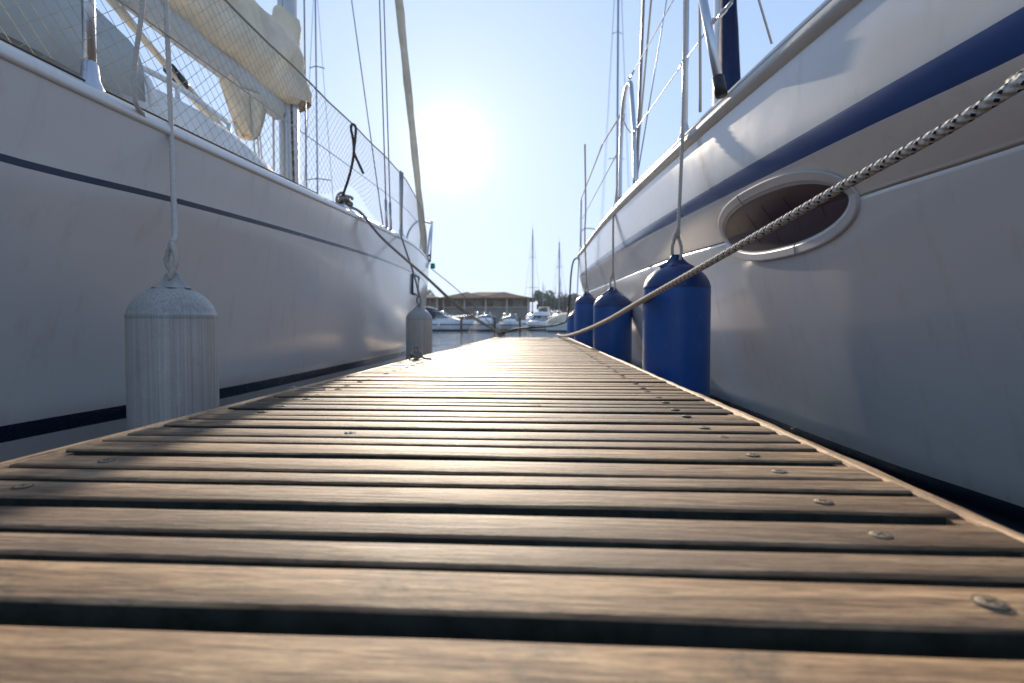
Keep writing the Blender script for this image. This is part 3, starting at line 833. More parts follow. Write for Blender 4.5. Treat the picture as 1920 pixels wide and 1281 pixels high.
def lwire(a, b, r=.0035, mat='wire', name='lifeline', sag=0):
    m = MB(); n = 10; a, b = Vector(a), Vector(b)
    m.tube([a.lerp(b, k/n)-Vector((0, 0, sag*4*(k/n)*(1-k/n))) for k in range(n+1)], r, 6); return m.build(name, M[mat], boatR)
top2 = Vector((s2.x+.004, 2.56, 2.15))
lwire(topA+Vector((0, 0, .02)), top2); lwire(top2, (.80, .8, 1.93)); lwire((.80, .8, 1.93), (1.0, -2.4, 1.80))
def fitting(a, b, parent=boatR, k=1):
    m = MB(); a, b = Vector(a), Vector(b); m.tube([a, a.lerp(b, .3), a.lerp(b, .35), a.lerp(b, .65), a.lerp(b, .7), b], [.006*k, .006*k, .010*k, .010*k, .006*k, .006*k], 8)
    m.lathe([(.0001, -.012), (.012, -.008), (.014, 0), (.012, .008), (.0001, .012)], (a.x, a.y, a.z), 10); m.build('turnbuckle', M['steel'], parent)
q = topA+Vector((0, 0, .02)); fitting(q, q+(top2-q).normalized()*.16)
mid1, mid2 = Vector((a1.x, 3.78, 1.86)), Vector((s2.x, 2.56, 1.75))
lwire(mid1, mid2, .003); fitting(mid1, mid1+(mid2-mid1).normalized()*.12); fitting(mid2, mid2+(mid1-mid2).normalized()*.09)
g1p = at(1339, 40, 2.07); lwire(mid2, g1p, .003); lwire(g1p, (.86, .6, 1.60), .0035); fitting(g1p, g1p+Vector((.02, -.13, -.01)))
hoopF = Vector((a2.x, 4.33, 2.22)); s3t = Vector((s3.x, 9.1, 2.68)); tie = at(1130, 270, 5.5)
lwire(hoopF, tie, .007, 'laid', 'lifeline'); lwire(tie, s3t, .008, 'laid', 'lifeline')
lwire(a2+Vector((0, 0, .45)), (s3.x, 9.1, 2.30), .005, 'laid', 'lifeline')
lwire(hoopF, mid1+Vector((0, .03, 0)), .006, 'laid', 'lashing', .03)
pr_ = MB(); pr_.tube(cat_rom([Vector((.78, 10.1, 1.86)), Vector((.80, 10.2, 2.35)), Vector((1.3, 11.3, 2.55)), Vector((2.0, 12.1, 2.6)), Vector((2.7, 11.3, 2.55)), Vector((3.2, 10.2, 2.35)), Vector((3.22, 10.1, 1.86))], 8), .0145, 10); pr_.build('pulpit', M['steel'], boatR)
lwire(s3t, (.79, 10.15, 2.4), .004)
ch = onrail(4.08, .10); wire(ch, ch+Vector((.22, .16, 6.2)), .013, boatR); wire(ch+Vector((.0, .1, 0)), (2.0, 6.0, 7.9), .0055, boatR); wire(ch+Vector((.22, .16, 6.2)), (2.02, 6.0, 13.8), .008, boatR)
sp_ = MB(); sp_.tube([(2.02, 6.0, 7.7), (1.0, 4.3, 7.75)], [.03, .02], 8); sp_.tube([(2.02, 6.0, 7.7), (3.04, 4.3, 7.75)], [.03, .02], 8); sp_.build('spreader', M['white'], boatR)
wire((2.0, 12.0, 1.95), (2.02, 6.1, 13.8), .02, boatR, 'forestay', 'canvas')
hp = onrail(2.22); 
hang(at(1312, -60, 2.24), at(1313, 210, 2.24), 0, .0065, 'laid', boatR, 'hanging_line')
wire(at(1405, -60, 1.75), at(1447, 82, 1.72), .0035, boatR, 'lanyard', 'laid')
# ---------------------------------------------------------------- fenders
def laid_shape(pitch, depth=.16):
    return lambda a, L: 1-depth+depth*2*abs(cos(1.5*(a-2*pi*L/pitch)))
def rope_obj(pts, r, mat, name, parent, pitch=None, sides=12, step=None, n=10, uv=False, shape=True):
    P = resample(cat_rom(pts, n), step or r*1.2)
    m = MB(); m.tube(P, r, sides, shape=laid_shape(pitch or r*8) if shape else None, uvlen=uv)
    return m.build(name, mat, parent)
def knot(mb, c, r, rope_r, seed=0, sides=8):
    rn = random.Random(seed); c = Vector(c)
    for j in range(3):
        ax = Vector((rn.uniform(-1, 1), rn.uniform(-1, 1), rn.uniform(-.6, .6))).normalized(); u = ax.orthogonal().normalized(); v = ax.cross(u)
        o = Vector((0, 0, (j-1)*r*.7))
        mb.tube([c+o+(u*cos(a)+v*sin(a)*.8)*r for a in [2*pi*k/14 for k in range(13)]], rope_r, sides)
def fender(X, Y, ztop, R, H, blue, ropepts, rope_r, label, grp, rope_mat='laid', seed=0, rz=0):
    t = thing('fender', label, 'fender', (X, Y, ztop-H), rz, grp)
    loc = Vector((X, Y, ztop-H)); ear_h = R*(.26 if blue else .30)
    zs = H-ear_h
    dome = R*(.78 if blue else .84)
    zc = zs-dome
    body = MB()
    prof = [(.0001, 0)]+[(R*sin(a)*.98, dome*(1-cos(a))) for a in [pi/2*k/12 for k in range(2, 12)]]+[(R*.99, dome), (R, dome+.02)]
    prof += [(R, zc-.02), (R*.998, zc-.004)]
    body.lathe(prof, n=48)
    body.build('body', M['fblue'] if blue else M['fwhite'], t)
    cap = MB()
    cp_ = [(R*.998, zc-.004), (R*1.003, zc), (R*1.003, zc+.004), (R*.999, zc+.008)]
    for k in range(1, 14):
        a = pi/2*k/14; cp_.append((R*cos(a)*(1-.03*sin(2*a)), zc+dome*sin(a)*.97))
    cp_.append((R*.07, zc+dome*.96))
    cap.lathe(cp_, n=48)
    # ear: tapered web with an eyelet, plus side ribs
    zt = H; zb = zc+dome*(.85 if blue else .88); hole = R*.09; hz = zt-R*.17; th = R*.20
    rows_ = []; NB = 40
    for k in range(13):
        f = k/12; wx = R*((.56 if blue else .46)*(1-f)**1.5+.19*(1-(1-f)**1.5)); wy = R*(.42*(1-f)**1.6+.085*(1-(1-f)**1.4))
        rows_.append([(wx*cos(a)*(1+.10*cos(6*a)*(1-f)), wy*sin(a)*(1+.16*cos(6*a)*(1-f*.6)), zb+(zt-zb-.05*R)*f) for a in [2*pi*j/NB for j in range(NB)]])
    for q, dz in ((.92, .03), (.7, .048), (.3, .052)): rows_.append([(x*q, y*q, zt-.05*R+dz*R) for x, y, _ in rows_[12]])
    cap.grid(rows_, 0, close=True); cap.add(rows_[-1], [tuple(range(NB))])
    # eyelet rim
    for s_ in (-1, 1):
        cap.tube([(hole*1.25*cos(a), s_*th*.44, hz+hole*1.25*sin(a)) for a in [2*pi*j/16 for j in range(17)]], R*.028, 6)
    cap.build('cap', M['fnavy'] if blue else M['fwhite2'], t, weld=False)
    # rope: up from a loop through the eye
    rp = MB(); r = rope_r; eye = Vector((0, 0, hz)); kn = eye+Vector((0, 0, R*.62+.03))
    P0 = [Vector(p)-loc for p in ropepts]; kn = P0[0] if False else Vector((eye.x, eye.y, kn.z))
    path = resample(cat_rom([kn]+P0, 10), max(.0035, r*.8))
    rp.tube(path, r, 12, shape=laid_shape(r*8.5))
    lp = [kn, kn.lerp(eye, .5)+Vector((.012+hole*.4, -.006, 0)), eye+Vector((hole*.5, -th*.7, hole*.3)), eye+Vector((0, 0, hole*.15)), eye+Vector((-hole*.3, th*.7, hole*.5)), kn.lerp(eye, .5)+Vector((-.014-hole*.4, .006, 0)), kn]
    rp.tube(resample(cat_rom(lp, 8), r), r*.95, 10, shape=laid_shape(r*8.5))
    if blue: knot(rp, kn, r*1.5, r*.85, seed)
    if blue: rp.tube(cat_rom([kn, kn+Vector((-r*2.2, -r*1.5, -r*1)), kn+Vector((-r*3.4, -r*2, -r*5))], 5), r*.85, 8)
    rp.build('rope', M[rope_mat], t)
    return t
# left boat, near white fender hanging from the lifeline
l1 = toeL(1.22)
fl1 = fender(-.885, 1.185, .597, .094, .66, False, [at(328, 440, 1.215), at(326, 380, 1.27), at(324, 320, 1.32), at(321, 240, 1.375), at(316, 110, 1.40), at(308, -60, 1.41)], .0062,
       'large scuffed white fender nearest the camera, hanging from a cream rope', 'white fenders of the left boat', 'laid', 1)
fl2 = fender(-.882, 3.66, .625, .094, .62, False, [Vector((-.935, 3.72, .85)), Vector((-1.055, 3.86, 1.12)), Vector((-1.075, 3.90, 1.18)), Vector((-1.10, 4.02, 1.45)), Vector((-1.115, 4.1, 1.70))], .0065,
       'smaller looking white fender by the bow of the left boat, farther down the pontoon', 'white fenders of the left boat', 'grrope', 2)
scale_thing_about_eye(fl1); scale_thing_about_eye(fl2)
# right boat, blue fenders
fender(.612, 2.37, .792, .147, .78, True, [Vector((.618, 2.37, .90)), Vector((.640, 2.385, 1.25)), Vector((.648, 2.39, 1.40)), Vector((.668, 2.40, 2.12))], .0075,
       'biggest blue fender with navy cap nearest the camera, below the oval window', 'blue fenders of the right boat', 'laid', 3, .25)
fender(.648, 4.72, .822, .173, .86, True, [Vector((.645, 4.70, .98)), Vector((.610, 4.55, 1.45)), Vector((.615, 4.48, 1.58)), Vector((.64, 4.33, 2.22))], .0085,
       'second blue fender with navy cap, behind the biggest one', 'blue fenders of the right boat', 'laid', 4, .1)
fender(.642, 7.35, .955, .172, .86, True, [Vector((.640, 7.25, 1.15)), Vector((.625, 6.7, 1.62)), Vector((.64, 6.3, 1.9)), tie], .009,
       'third blue fender, half hidden behind the second blue fender', 'blue fenders of the right boat', 'laid', 5, -.1)
fender(.625, 9.15, .76, .172, .74, True, [Vector((.63, 9.16, .9)), Vector((.67, 9.2, 1.74)), Vector((.70, 9.15, 1.84)), Vector((.70, 9.12, 2.66))], .009,
       'farthest blue fender at the end of the pontoon', 'blue fenders of the right boat', 'laid', 6)
# extra knot of the tie
# ---------------------------------------------------------------- mooring ropes
# flecked rope across the foreground right
A = [(1.10, -1.6, 1.05), (.93, -.35, .98), (.737+.045, .62, .92), (.737, .79, .868), (.655, 1.25, .755), (.585, 1.62, .675), (.525, 2.0, .612), (.47, 2.4, .551), (.437, 2.9, .482), (.415, 3.6, .408), (.395, 4.6, .350), (.378, 5.8, .315), (.350, 7.2, .302), (.31, 8.2, .300), (.275, 8.72, .300)]
def fit(px, py, X):
    r = _F+_R*((px-CX)/FPX)-_U*((py-CY)/FPX); return EYE+r*(X/r.x)
R1 = [Vector((1.25, -1.9, 1.20)), Vector((1.02, -.55, 1.05)), fit(2100, 42, .80), fit(1920, 152, .737), fit(1760, 250, .70), fit(1600, 338, .660), fit(1440, 430, .603), fit(1300, 510, .530), fit(1200, 566, .455), fit(1140, 600, .415), fit(1100, 618, .385), fit(1074, 627, .345), fit(1056, 630, .315), fit(1044, 628, .29)]
r1 = MB(); P = cat_rom(R1, 40); P = resample(P, .0035)
lens = []; L = 0
rad = []
for i, p in enumerate(P):
    rad.append(.0112+.0075*max(0, min(1, (p.y-1.5)/5)))
# keep fine steps only where near
keep = []; acc = 0
for i, p in enumerate(P):
    if i in (0, len(P)-1) or i % (1 if -.2 < p.y < 1.6 else 3 if p.y < 4 else 6) == 0: keep.append(i)
def braid(a, L):
    u = a/(2*pi)*8; v = L/.0085
    return 1+.018*sin(pi*(u+v))+.018*sin(pi*(u-v))
r1.tube([P[i] for i in keep], [rad[i] for i in keep], 32, shape=braid, uvlen=True)
o = r1.build('mooring_rope', M['braid']); tag(o, 'thick cream mooring rope with black flecks crossing in front of the right hull', 'mooring rope')
# left boat's doubled rope to the far cleat
LC = Vector((-.715, 8.95, ZD))
cp0 = cp; cp = T(cp)
R2 = [cp+Vector((.0, .05, .04)), T(toeL(2.95)+Vector((.006, 0, .036))), fit(720, 450, -1.26), fit(800, 520, -1.16), fit(860, 574, -.98), fit(905, 605, -.82), LC+Vector((.0, -.02, .075))]
m = MB(); P = resample(cat_rom(R2, 14), .012)
m.tube(P, .0095, 8, shape=laid_shape(.07)); m.tube([p+Vector((.010+.01*sin(i*.02), 0, -.016-.012*sin(i/len(P)*pi))) for i, p in enumerate(P)][8:], .0078, 8, shape=laid_shape(.06))
# heap of turns round the deck cleat
rn = random.Random(4)
for j in range(9):
    c = cp+Vector((rn.uniform(-.015, .015), rn.uniform(-.07, .08), .06+rn.uniform(-.012, .04))); u = Vector((rn.uniform(-.4, .4), 1, rn.uniform(-.4, .4))).normalized(); v = Vector((1, rn.uniform(-.5, .5), rn.uniform(-.8, .8))).normalized()
    ra, rb_ = rn.uniform(.04, .07), rn.uniform(.02, .04)
    m.tube([c+u*cos(a)*ra+v*sin(a)*rb_ for a in [2*pi*k/16 for k in range(15)]], .0095, 7)
o = m.build('mooring_rope', M['grrope']); tag(o, 'doubled grey mooring rope from the left deck cleat down to the pontoon end', 'mooring rope')
# brown rope loop hung on the net
cp = cp0
R3 = [cp+Vector((-.005, -.05, .03)), at(655, 330, 2.70), at(663, 290, 2.72), at(662, 262, 2.73), at(658, 240, 2.73), at(662, 233, 2.73), at(667, 240, 2.73), at(666, 262, 2.72), at(664, 286, 2.71), at(672, 305, 2.70), at(681, 325, 2.69)]
o = rope_obj(R3, .0065, M['brown'], 'rope_loop', None, step=.008); scale_about_eye(o); tag(o, 'brown rope loop hung over the net rail of the left boat', 'rope')
# cream rope hanging inside the first stanchion
pA = at(268, -60, 1.22); pB = at(254, 190, 1.24)
o = rope_obj([pA, pA.lerp(pB, .3)+Vector((.004, 0, 0)), pA.lerp(pB, .7)-Vector((.006, 0, 0)), pB, pB+Vector((-.01, .04, -.02))], .0052, M['laid'], 'hanging_rope', None, step=.006); scale_about_eye(o); tag(o, 'cream twisted rope hanging beside the first steel post of the left boat', 'rope')
# black rope from the far left cleat, past the farthest fender, up to the right bow
R4 = [LC+Vector((.03, 0, .07)), fit(968, 617, -.42), fit(1000, 614, -.12), fit(1030, 612, .15), fit(1052, 607, .36), Vector((.47, 9.5, .58)), Vector((.53, 9.75, .95)), Vector((.57, 9.95, 1.45)), Vector((.62, 10.05, 1.72)), Vector((.69, 10.08, 1.79)), Vector((.76, 10.08, 1.80))]
o = rope_obj(R4, .016, M['blackrope'], 'mooring_rope', None, step=.02, sides=8, shape=False); tag(o, 'black mooring rope arching from the right bow down and across the pontoon end', 'mooring rope')
# thin rope from left bow to the far cleat
o = rope_obj([T((-1.36, 6.25, 1.18)), Vector((-1.30, 8.45, .98)), LC+Vector((-.02, 0, .07))], .007, M['grrope'], 'mooring_rope', None, step=.02, sides=6, shape=False); tag(o, 'thin grey rope from the left bow to the pontoon end', 'mooring rope')
# pontoon cleats (parts of the dock)
def dock_cleat(x, y, wrap=True, s=1.0):
    m = MB(); c = Vector((x, y, ZD+.001))
    m.box(c+Vector((0, 0, .006)), (.06*s, .11*s, .010))
    for d in (-.022*s, .022*s): m.tube([c+Vector((0, d, .01)), c+Vector((0, d, .055*s))], .010*s, 8)
    m.tube([c+Vector((0, -.10*s, .068*s)), c+Vector((0, -.03*s, .060*s)), c+Vector((0, .03*s, .060*s)), c+Vector((0, .10*s, .068*s))], [.008*s, .012*s, .012*s, .008*s], 10)
    o = m.build('cleat', M['steel'], dock); return o
dock_cleat(-.715, 8.95, s=1.2); dock_cleat(.30, 8.80, s=.8); dock_cleat(-.745, 3.02, s=.42)
m = MB()
for j, (cc, ra) in enumerate(((LC+Vector((0, 0, .06)), .055), (LC+Vector((0, .01, .10)), .045), (LC+Vector((.01, 0, .035)), .06), (LC+Vector((0, 0, .13)), .035), (LC+Vector((.02, -.02, .08)), .05))):
    m.tube([cc+Vector((ra*cos(a), ra*1.1*sin(a), .018*sin(2*a+j))) for a in [2*pi*k/18 for k in range(19)]], .013, 8)
tag(m.build('rope_wrap', M['grrope']), 'grey rope turns wound round the cleat at the far left pontoon corner', 'rope')
m = MB()
c = Vector((-.745, 3.02, ZD+.022))
for j in range(4):
    ra = .030-.003*j
    m.tube([c+Vector((ra*cos(a)*1.1, ra*1.2*sin(a), .010*sin(2*a+j)+.006*j)) for a in [2*pi*k/18 for k in range(19)]], .0065, 8)
m.tube(cat_rom([c+Vector((0, 0, .01)), c+Vector((-.01, .0, .045)), c+Vector((.006, 0, .055)), c+Vector((.012, 0, .02)), c+Vector((.05, -.03, -.012)), c+Vector((.10, -.05, -.017))], 8), .006, 8)
m.tube(cat_rom([c+Vector((-.02, 0, .01)), c+Vector((-.035, 0, 0)), c+Vector((-.06, -.01, -.06)), c+Vector((-.10, 0, -.2))], 8), .006, 8)
tag(m.build('rope_knot', M['grrope']), 'small grey rope knot on the left pontoon edge near the farther white fender', 'rope')
m = MB(); pz = Vector((-.77, 1.55, ZD+.006))
m.tube(cat_rom([pz+Vector((-.03, 0, -.03)), pz+Vector((-.012, .01, 0)), pz+Vector((.02, -.01, .002)), pz+Vector((.05, .02, -.002)), pz+Vector((.10, .0, -.003))], 8), .0022, 6)
tag(m.build('string', M['laid']), 'thin pale string lying over the left pontoon edge beyond the near white fender', 'string')

# small hull marks of the left boat: dark-framed hull port near the bow
hp_ = MB(); fr2 = []
def surfL(Y, z):
    s = min(1, (Y+2.5)/(6.27+2.5)); st, _ = stationL(s); 
    for a, b in zip(st, st[1:]):
        if a.z <= z <= b.z: return a.x+(b.x-a.x)*(z-a.z)/(b.z-a.z)
    return st[-1].x
cs = [(4.62, .935), (5.02, .955), (4.96, .775), (4.60, .765)]
cs3 = [Vector((surfL(y, z)+.006, y, z)) for y, z in cs]
hp_.tube(cs3+[cs3[0]], .011, 8); fo = hp_.build('window_frame', M['pin'], boatL)
pn = MB(); pn.add([c_-Vector((.001, 0, 0)) for c_ in cs3], [(0, 1, 2, 3)]); pn.build('window_pane', M['gel'], fo)

scale_about_eye(boatL)
# ---------------------------------------------------------------- background
BGm = {}
M['tile'] = plain('brown_roof_tiles', (.13, .080, .055), .95, 0, .25, 2, .03, 3, .05)
def brick():
    t = NT('red_brick'); v = t.coord(); b = t.n('ShaderNodeTexBrick'); t.l(v, b.inputs[0]); b.inputs['Scale'].default_value = 3
    b.inputs['Color1'].default_value = (.20, .055, .045, 1); b.inputs['Color2'].default_value = (.14, .045, .04, 1); b.inputs['Mortar'].default_value = (.2, .17, .15, 1)
    t.set(Base_Color=b.outputs[0], Roughness=.9); return t.m
M['brick'] = brick()
M['stucco'] = plain('pale_stucco', (.5, .47, .42), .9)
M['winfar'] = plain('far_window_glass', (.10, .13, .12), .1)
M['leaf'] = plain('dark_foliage', (.055, .085, .045), .8, 0, .3, 2)
M['bark'] = plain('bark', (.10, .08, .06), .9)
def building(x0, x1, y, label):
    t = thing('harbour_building', label, 'building', ((x0+x1)/2, y, .9))
    w = x1-x0; m = MB(); D = 14
    m.box((0, D/2, 1.6), (w, D, 3.2)); m.build('ground_floor', M['brick'], t, smooth=False)
    m = MB(); m.box((0, D/2+1.8, 4.1), (w, D-2, 1.8)); m.build('upper_floor', M['brick'], t, smooth=False)
    m = MB(); m.box((0, 1.2, 3.27), (w+.4, 3.0, .14)); m.build('balcony', M['stucco'], t, smooth=False)
    m = MB(); m.tube([(-w/2, -.2, 4.25), (w/2, -.2, 4.25)], .05, 6)
    k = -w/2
    while k < w/2: m.tube([(k, -.2, 3.34), (k, -.2, 4.25)], .02, 4); k += .5
    m.build('balcony_rail', M['bark'], t)
    n = int(w/3.6)
    for k in range(n+1):
        x = -w/2+w*k/n; p = MB(); p.box((x, -.1, 2.5), (.34, .34, 5.0)); p.build('column', M['stucco'], t, smooth=False)
    for k in range(n):
        x = -w/2+w*(k+.5)/n
        p = MB(); p.box((x, 2.79, 4.1), (1.9, .06, 1.5)); f = p.build('window', M['winfar'], t, smooth=False)
        for dx in (-.95, 0, .95):
            q = MB(); q.box((x+dx, 2.74, 4.1), (.1, .05, 1.6)); q.build('frame', M['stucco'], f, smooth=False)
        if k % 2 == 0:
            p = MB(); p.box((x, -.03, 1.4), (2.2, .06, 2.4)); p.build('shop_window', M['winfar'], t, smooth=False)
    r = MB(); e = 1.3; zb = 5.0; H = 1.75
    a = [(-w/2-e, -e, zb), (w/2+e, -e, zb), (w/2+e, D+e, zb), (-w/2-e, D+e, zb), (-w/2+6, D/2, zb+H), (w/2-6, D/2, zb+H)]
    r.add(a, [(0, 1, 5, 4), (1, 2, 5), (2, 3, 4, 5), (3, 0, 4), (0, 3, 2, 1)], flat=True)
    r.box((0, -e-.06, zb-.06), (w+2*e, .12, .22))
    r.build('roof', M['tile'], t, smooth=False)
    for xx in (-w/4, w/5):
        q = MB(); q.add([(xx-5, -e-.3, zb+.1), (xx+5, -e-.3, zb+.1), (xx+5, D/2, zb+.1), (xx-5, D/2, zb+.1), (xx, 3.5, zb+H*.9), (xx, D/2, zb+H*.9)], [(0, 1, 4), (1, 2, 5, 4), (3, 0, 4, 5)], flat=True); q.build('roof_gable', M['tile'], t, smooth=False)
    return t
building(-52, -20.5, 100, 'long low brown-roofed brick building on the far quay, left part behind the white bow')
building(-24.0+4.4, -2.6, 102, 'brick harbour building with hipped tile roof and balcony, in the middle beyond the pontoon')
def tree(x, y, h, w, label, n=2600, seed=0, kind='tree'):
    rn = random.Random(seed); t = thing('broadleaf_tree', label, 'tree', (x, y, .9), 0, 'trees beyond the marina')
    m = MB(); m.tube([(0, 0, 0), (.1, 0, h*.3), (0, .1, h*.6)], [.25, .18, .08], 8)
    for k in range(5):
        a = k*1.3; m.tube([(0, 0, h*.3), (w*.3*cos(a), w*.3*sin(a), h*.62)], [.12, .04], 5)
    m.build('trunk', M['bark'], t)
    c = MB(); lob = [(rn.uniform(-.32, .32)*w, rn.uniform(-.32, .32)*w, h*rn.uniform(.45, .85), w*rn.uniform(.14, .26)) for _ in range(14)]
    for i in range(n):
        lx, ly, lz, lr = rn.choice(lob); u = Vector((rn.gauss(0, 1), rn.gauss(0, 1), rn.gauss(0, 1))).normalized()*lr*rn.uniform(.6, 1.08)
        p = Vector((lx, ly, lz))+u; s = rn.uniform(.12, .3); d1 = Vector((rn.gauss(0, 1), rn.gauss(0, 1), rn.gauss(0, 1))).normalized()*s; d2 = d1.orthogonal().normalized()*s*.7
        c.add([p-d1, p+d2, p+d1, p-d2], [(0, 1, 2, 3)])
    c.build('crown', M['leaf'], t, smooth=False); return t
tree(1.0, 118, 8.0, 6.0, 'small dark tree at the right end of the harbour building', seed=1)
tree(5.4, 122, 7.6, 7.0, 'round dark tree behind the masts, left of the covered boat', seed=2)
tree(9.5, 128, 7.0, 8.0, 'wide dark tree just left of the farthest blue fender', seed=3)
tree(-30, 125, 9.0, 8.0, 'tree behind the harbour building roof', seed=5)
wd_ = MB(); rn = random.Random(8)
for k in range(5000):
    x = rn.uniform(-120, 220); p = Vector((x, 300+rn.uniform(-10, 10), .9+abs(rn.gauss(0, 1))*4*(1+.4*sin(x*.07)+.3*sin(x*.19)))); s = rn.uniform(.7, 1.6)
    d1 = Vector((rn.gauss(0, 1), rn.gauss(0, 1), rn.gauss(0, 1))).normalized()*s; d2 = d1.orthogonal().normalized()*s*.7
    wd_.add([p-d1, p+d2, p+d1, p-d2], [(0, 1, 2, 3)])
tag(wd_.build('distant_woodland', M['leaf'], smooth=False), 'low line of far-off trees along the horizon', 'woodland', kind='stuff')

def small_hull(L, B, H, mats, parent, stripe=None, name='hull'):
    m = MB(); rows = []; n = 24
    for i in range(n+1):
        s = i/n; x = -L/2+L*s
        b = B/2*(1-max(0, (s-.45)/.55)**2.2); sheer = H*(1+.22*s*s)
        zz = [(-.25, .55), (0, .80), (.18*H, .86), (.28*H, .87), (.62*H, .94), (.72*H, .955), (sheer, 1.0)]
        rk = [(-.25, -.16), (0, -.11), (.18*H, -.09), (.28*H, -.08), (.62*H, -.04), (.72*H, -.03), (sheer, 0)]
        rows.append([(x+s**6*L*rk[k][1]*1.0, -b*w_, z_) for k, (z_, w_) in enumerate(zz)]+[(x+s**6*L*rk[k][1], b*zz[k][1], zz[k][0]) for k in range(6, -1, -1)])
    m.grid(rows, 0, mif=lambda i, k: 1 if k in (1, 11) else (2 if k in (4, 8) else 0), flip=False)
    m.add(rows[0], [tuple(range(14))])
    return m.build(name, mats, parent)
def motorboat(x, y, rz, L, label, canopy=None, glassc='winfar', fly=False, hullc='white', stripe='gelblue', mesh_rail=True):
    t = thing('motorboat', label, 'motorboat', (x, y, 0), rz, 'motorboats moored along the far quay')
    B, H = L*.34, L*.13
    small_hull(L, B, H, [M[hullc], M['boot'], M[stripe]], t)
    def cab(x0, x1, x2, x3, w0, z0, z1, name, mat, par=t):
        m = MB(); m.add([(x0, -w0, z0), (x3, -w0*.8, z0), (x3, w0*.8, z0), (x0, w0, z0), (x1, -w0*.82, z1), (x2, -w0*.66, z1), (x2, w0*.66, z1), (x1, w0*.82, z1)],
                        [(0, 3, 2, 1), (4, 5, 6, 7), (0, 1, 5, 4), (1, 2, 6, 5), (2, 3, 7, 6), (3, 0, 4, 7)], flat=True); return m.build(name, M[mat], par, smooth=False, autos=.04)
    cab(-L*.22, -L*.2, L*.18, L*.36, B*.34, H*1.02, H*1.42, 'foredeck_cabin', 'white')
    cab(-L*.2, -L*.14, L*.0, L*.14, B*.36, H*1.40, H*2.05, 'windshield', glassc)
    for s_ in (-1, 1):
        m = MB(); m.tube([(-L*.2, s_*B*.36, H*1.42), (-L*.13, s_*B*.31, H*2.08), (L*.01, s_*B*.25, H*2.08), (L*.15, s_*B*.29, H*1.42)], .035, 6); m.build('windshield_frame', M['steel'], t)
    m = MB(); m.tube([(L*.02, 0, H*2.08), (L*.17, 0, H*1.42)], .03, 6); m.build('windshield_frame', M['steel'], t)
    if canopy:
        m = MB(); rows = []
        for i in range(9):
            f = i/8; xx = -L*.42+L*.38*f; zt = H*(2.25+.35*sin(pi*f))
            rows.append([(xx, B*.40*cos(a), H*1.25+(zt-H*1.25)*sin(a)**.6) for a in [pi*k/10 for k in range(11)]])
        m.grid(rows, 0); m.build('canopy', M[canopy], t)
    if fly:
        cab(-L*.3, -L*.28, -L*.02, L*.05, B*.33, H*2.05, H*2.6, 'flybridge', 'white')
        m = MB(); m.tube([(-L*.28, -B*.3, H*2.4), (-L*.3, -B*.3, H*3.3), (-L*.3, B*.3, H*3.3), (-L*.28, B*.3, H*2.4)], .05, 8); m.build('radar_arch', M['white'], t)
    m = MB(); pts = [(L*.0, -B*.46, H*1.5), (L*.3, -B*.36, H*1.55), (L*.47, 0, H*1.7), (L*.3, B*.36, H*1.55), (L*.0, B*.46, H*1.5)]
    m.tube(cat_rom([Vector(p) for p in pts], 6), .022, 6)
    for p in (pts[0], pts[1], pts[3], pts[4]): m.tube([p, (p[0], p[1]*1.02, H*1.05)], .018, 5)
    m.build('bow_rail', M['steel'], t)
    for s_ in (-1, 1):
        m = MB(); m.lathe([(.0001, 0), (.1, .05), (.11, .3), (.1, .5), (.0001, .56)], (L*.05, s_*(B*.5+.08), H*.15), 10); m.build('fender', M['white'], t)
    return t
D = -pi/2
motorboat(-9.1, 46, D+1.35, 6.6, 'white motorboat with dark purple canopy, leftmost beside the white bow', 'navy_canvas', stripe='pin')
motorboat(-5.3, 47, D+.25, 6.4, 'white motorboat with tall windscreen, second from the left across the water', None, stripe='pin')
motorboat(-3.0, 49, D+.1, 6.0, 'white motorboat with pale blue windscreen, straight above the left pontoon cleat', None, 'winfar')
motorboat(-.3, 52, D-.35, 5.6, 'white cabin cruiser with flybridge, beyond the middle of the pontoon end', None, fly=True, stripe='pin')
motorboat(-13.2, 50, D+.4, 6.2, 'white motorboat almost hidden behind the left sailboat bow', 'canvas')
def tarpboat(x, y):
    t = thing('covered_boat', 'boat under a grey-brown tarpaulin beside the farthest blue fender', 'boat', (x, y, 0), -1.2)
    small_hull(5.2, 1.9, .7, [M['white'], M['boot'], M['white']], t)
    m = MB(); rows = []
    for i in range(13):
        f = i/12; X_ = -2.4+4.6*f; w_ = .95*(1-max(0, (f-.5)/.5)**2)+.05; zt = .75+.75*sin(pi*min(1, f*.9+.1))**.7
        rows.append([(X_, w_*cos(a)+.03*sin(9*f+3*a), .72+(zt-.72)*sin(a)**.9+.03*sin(13*f+4*a)) for a in [pi*k/12 for k in range(13)]])
    m.grid(rows, 0); m.build('tarpaulin', M['canvas'], t)
tarpboat(2.1, 40)
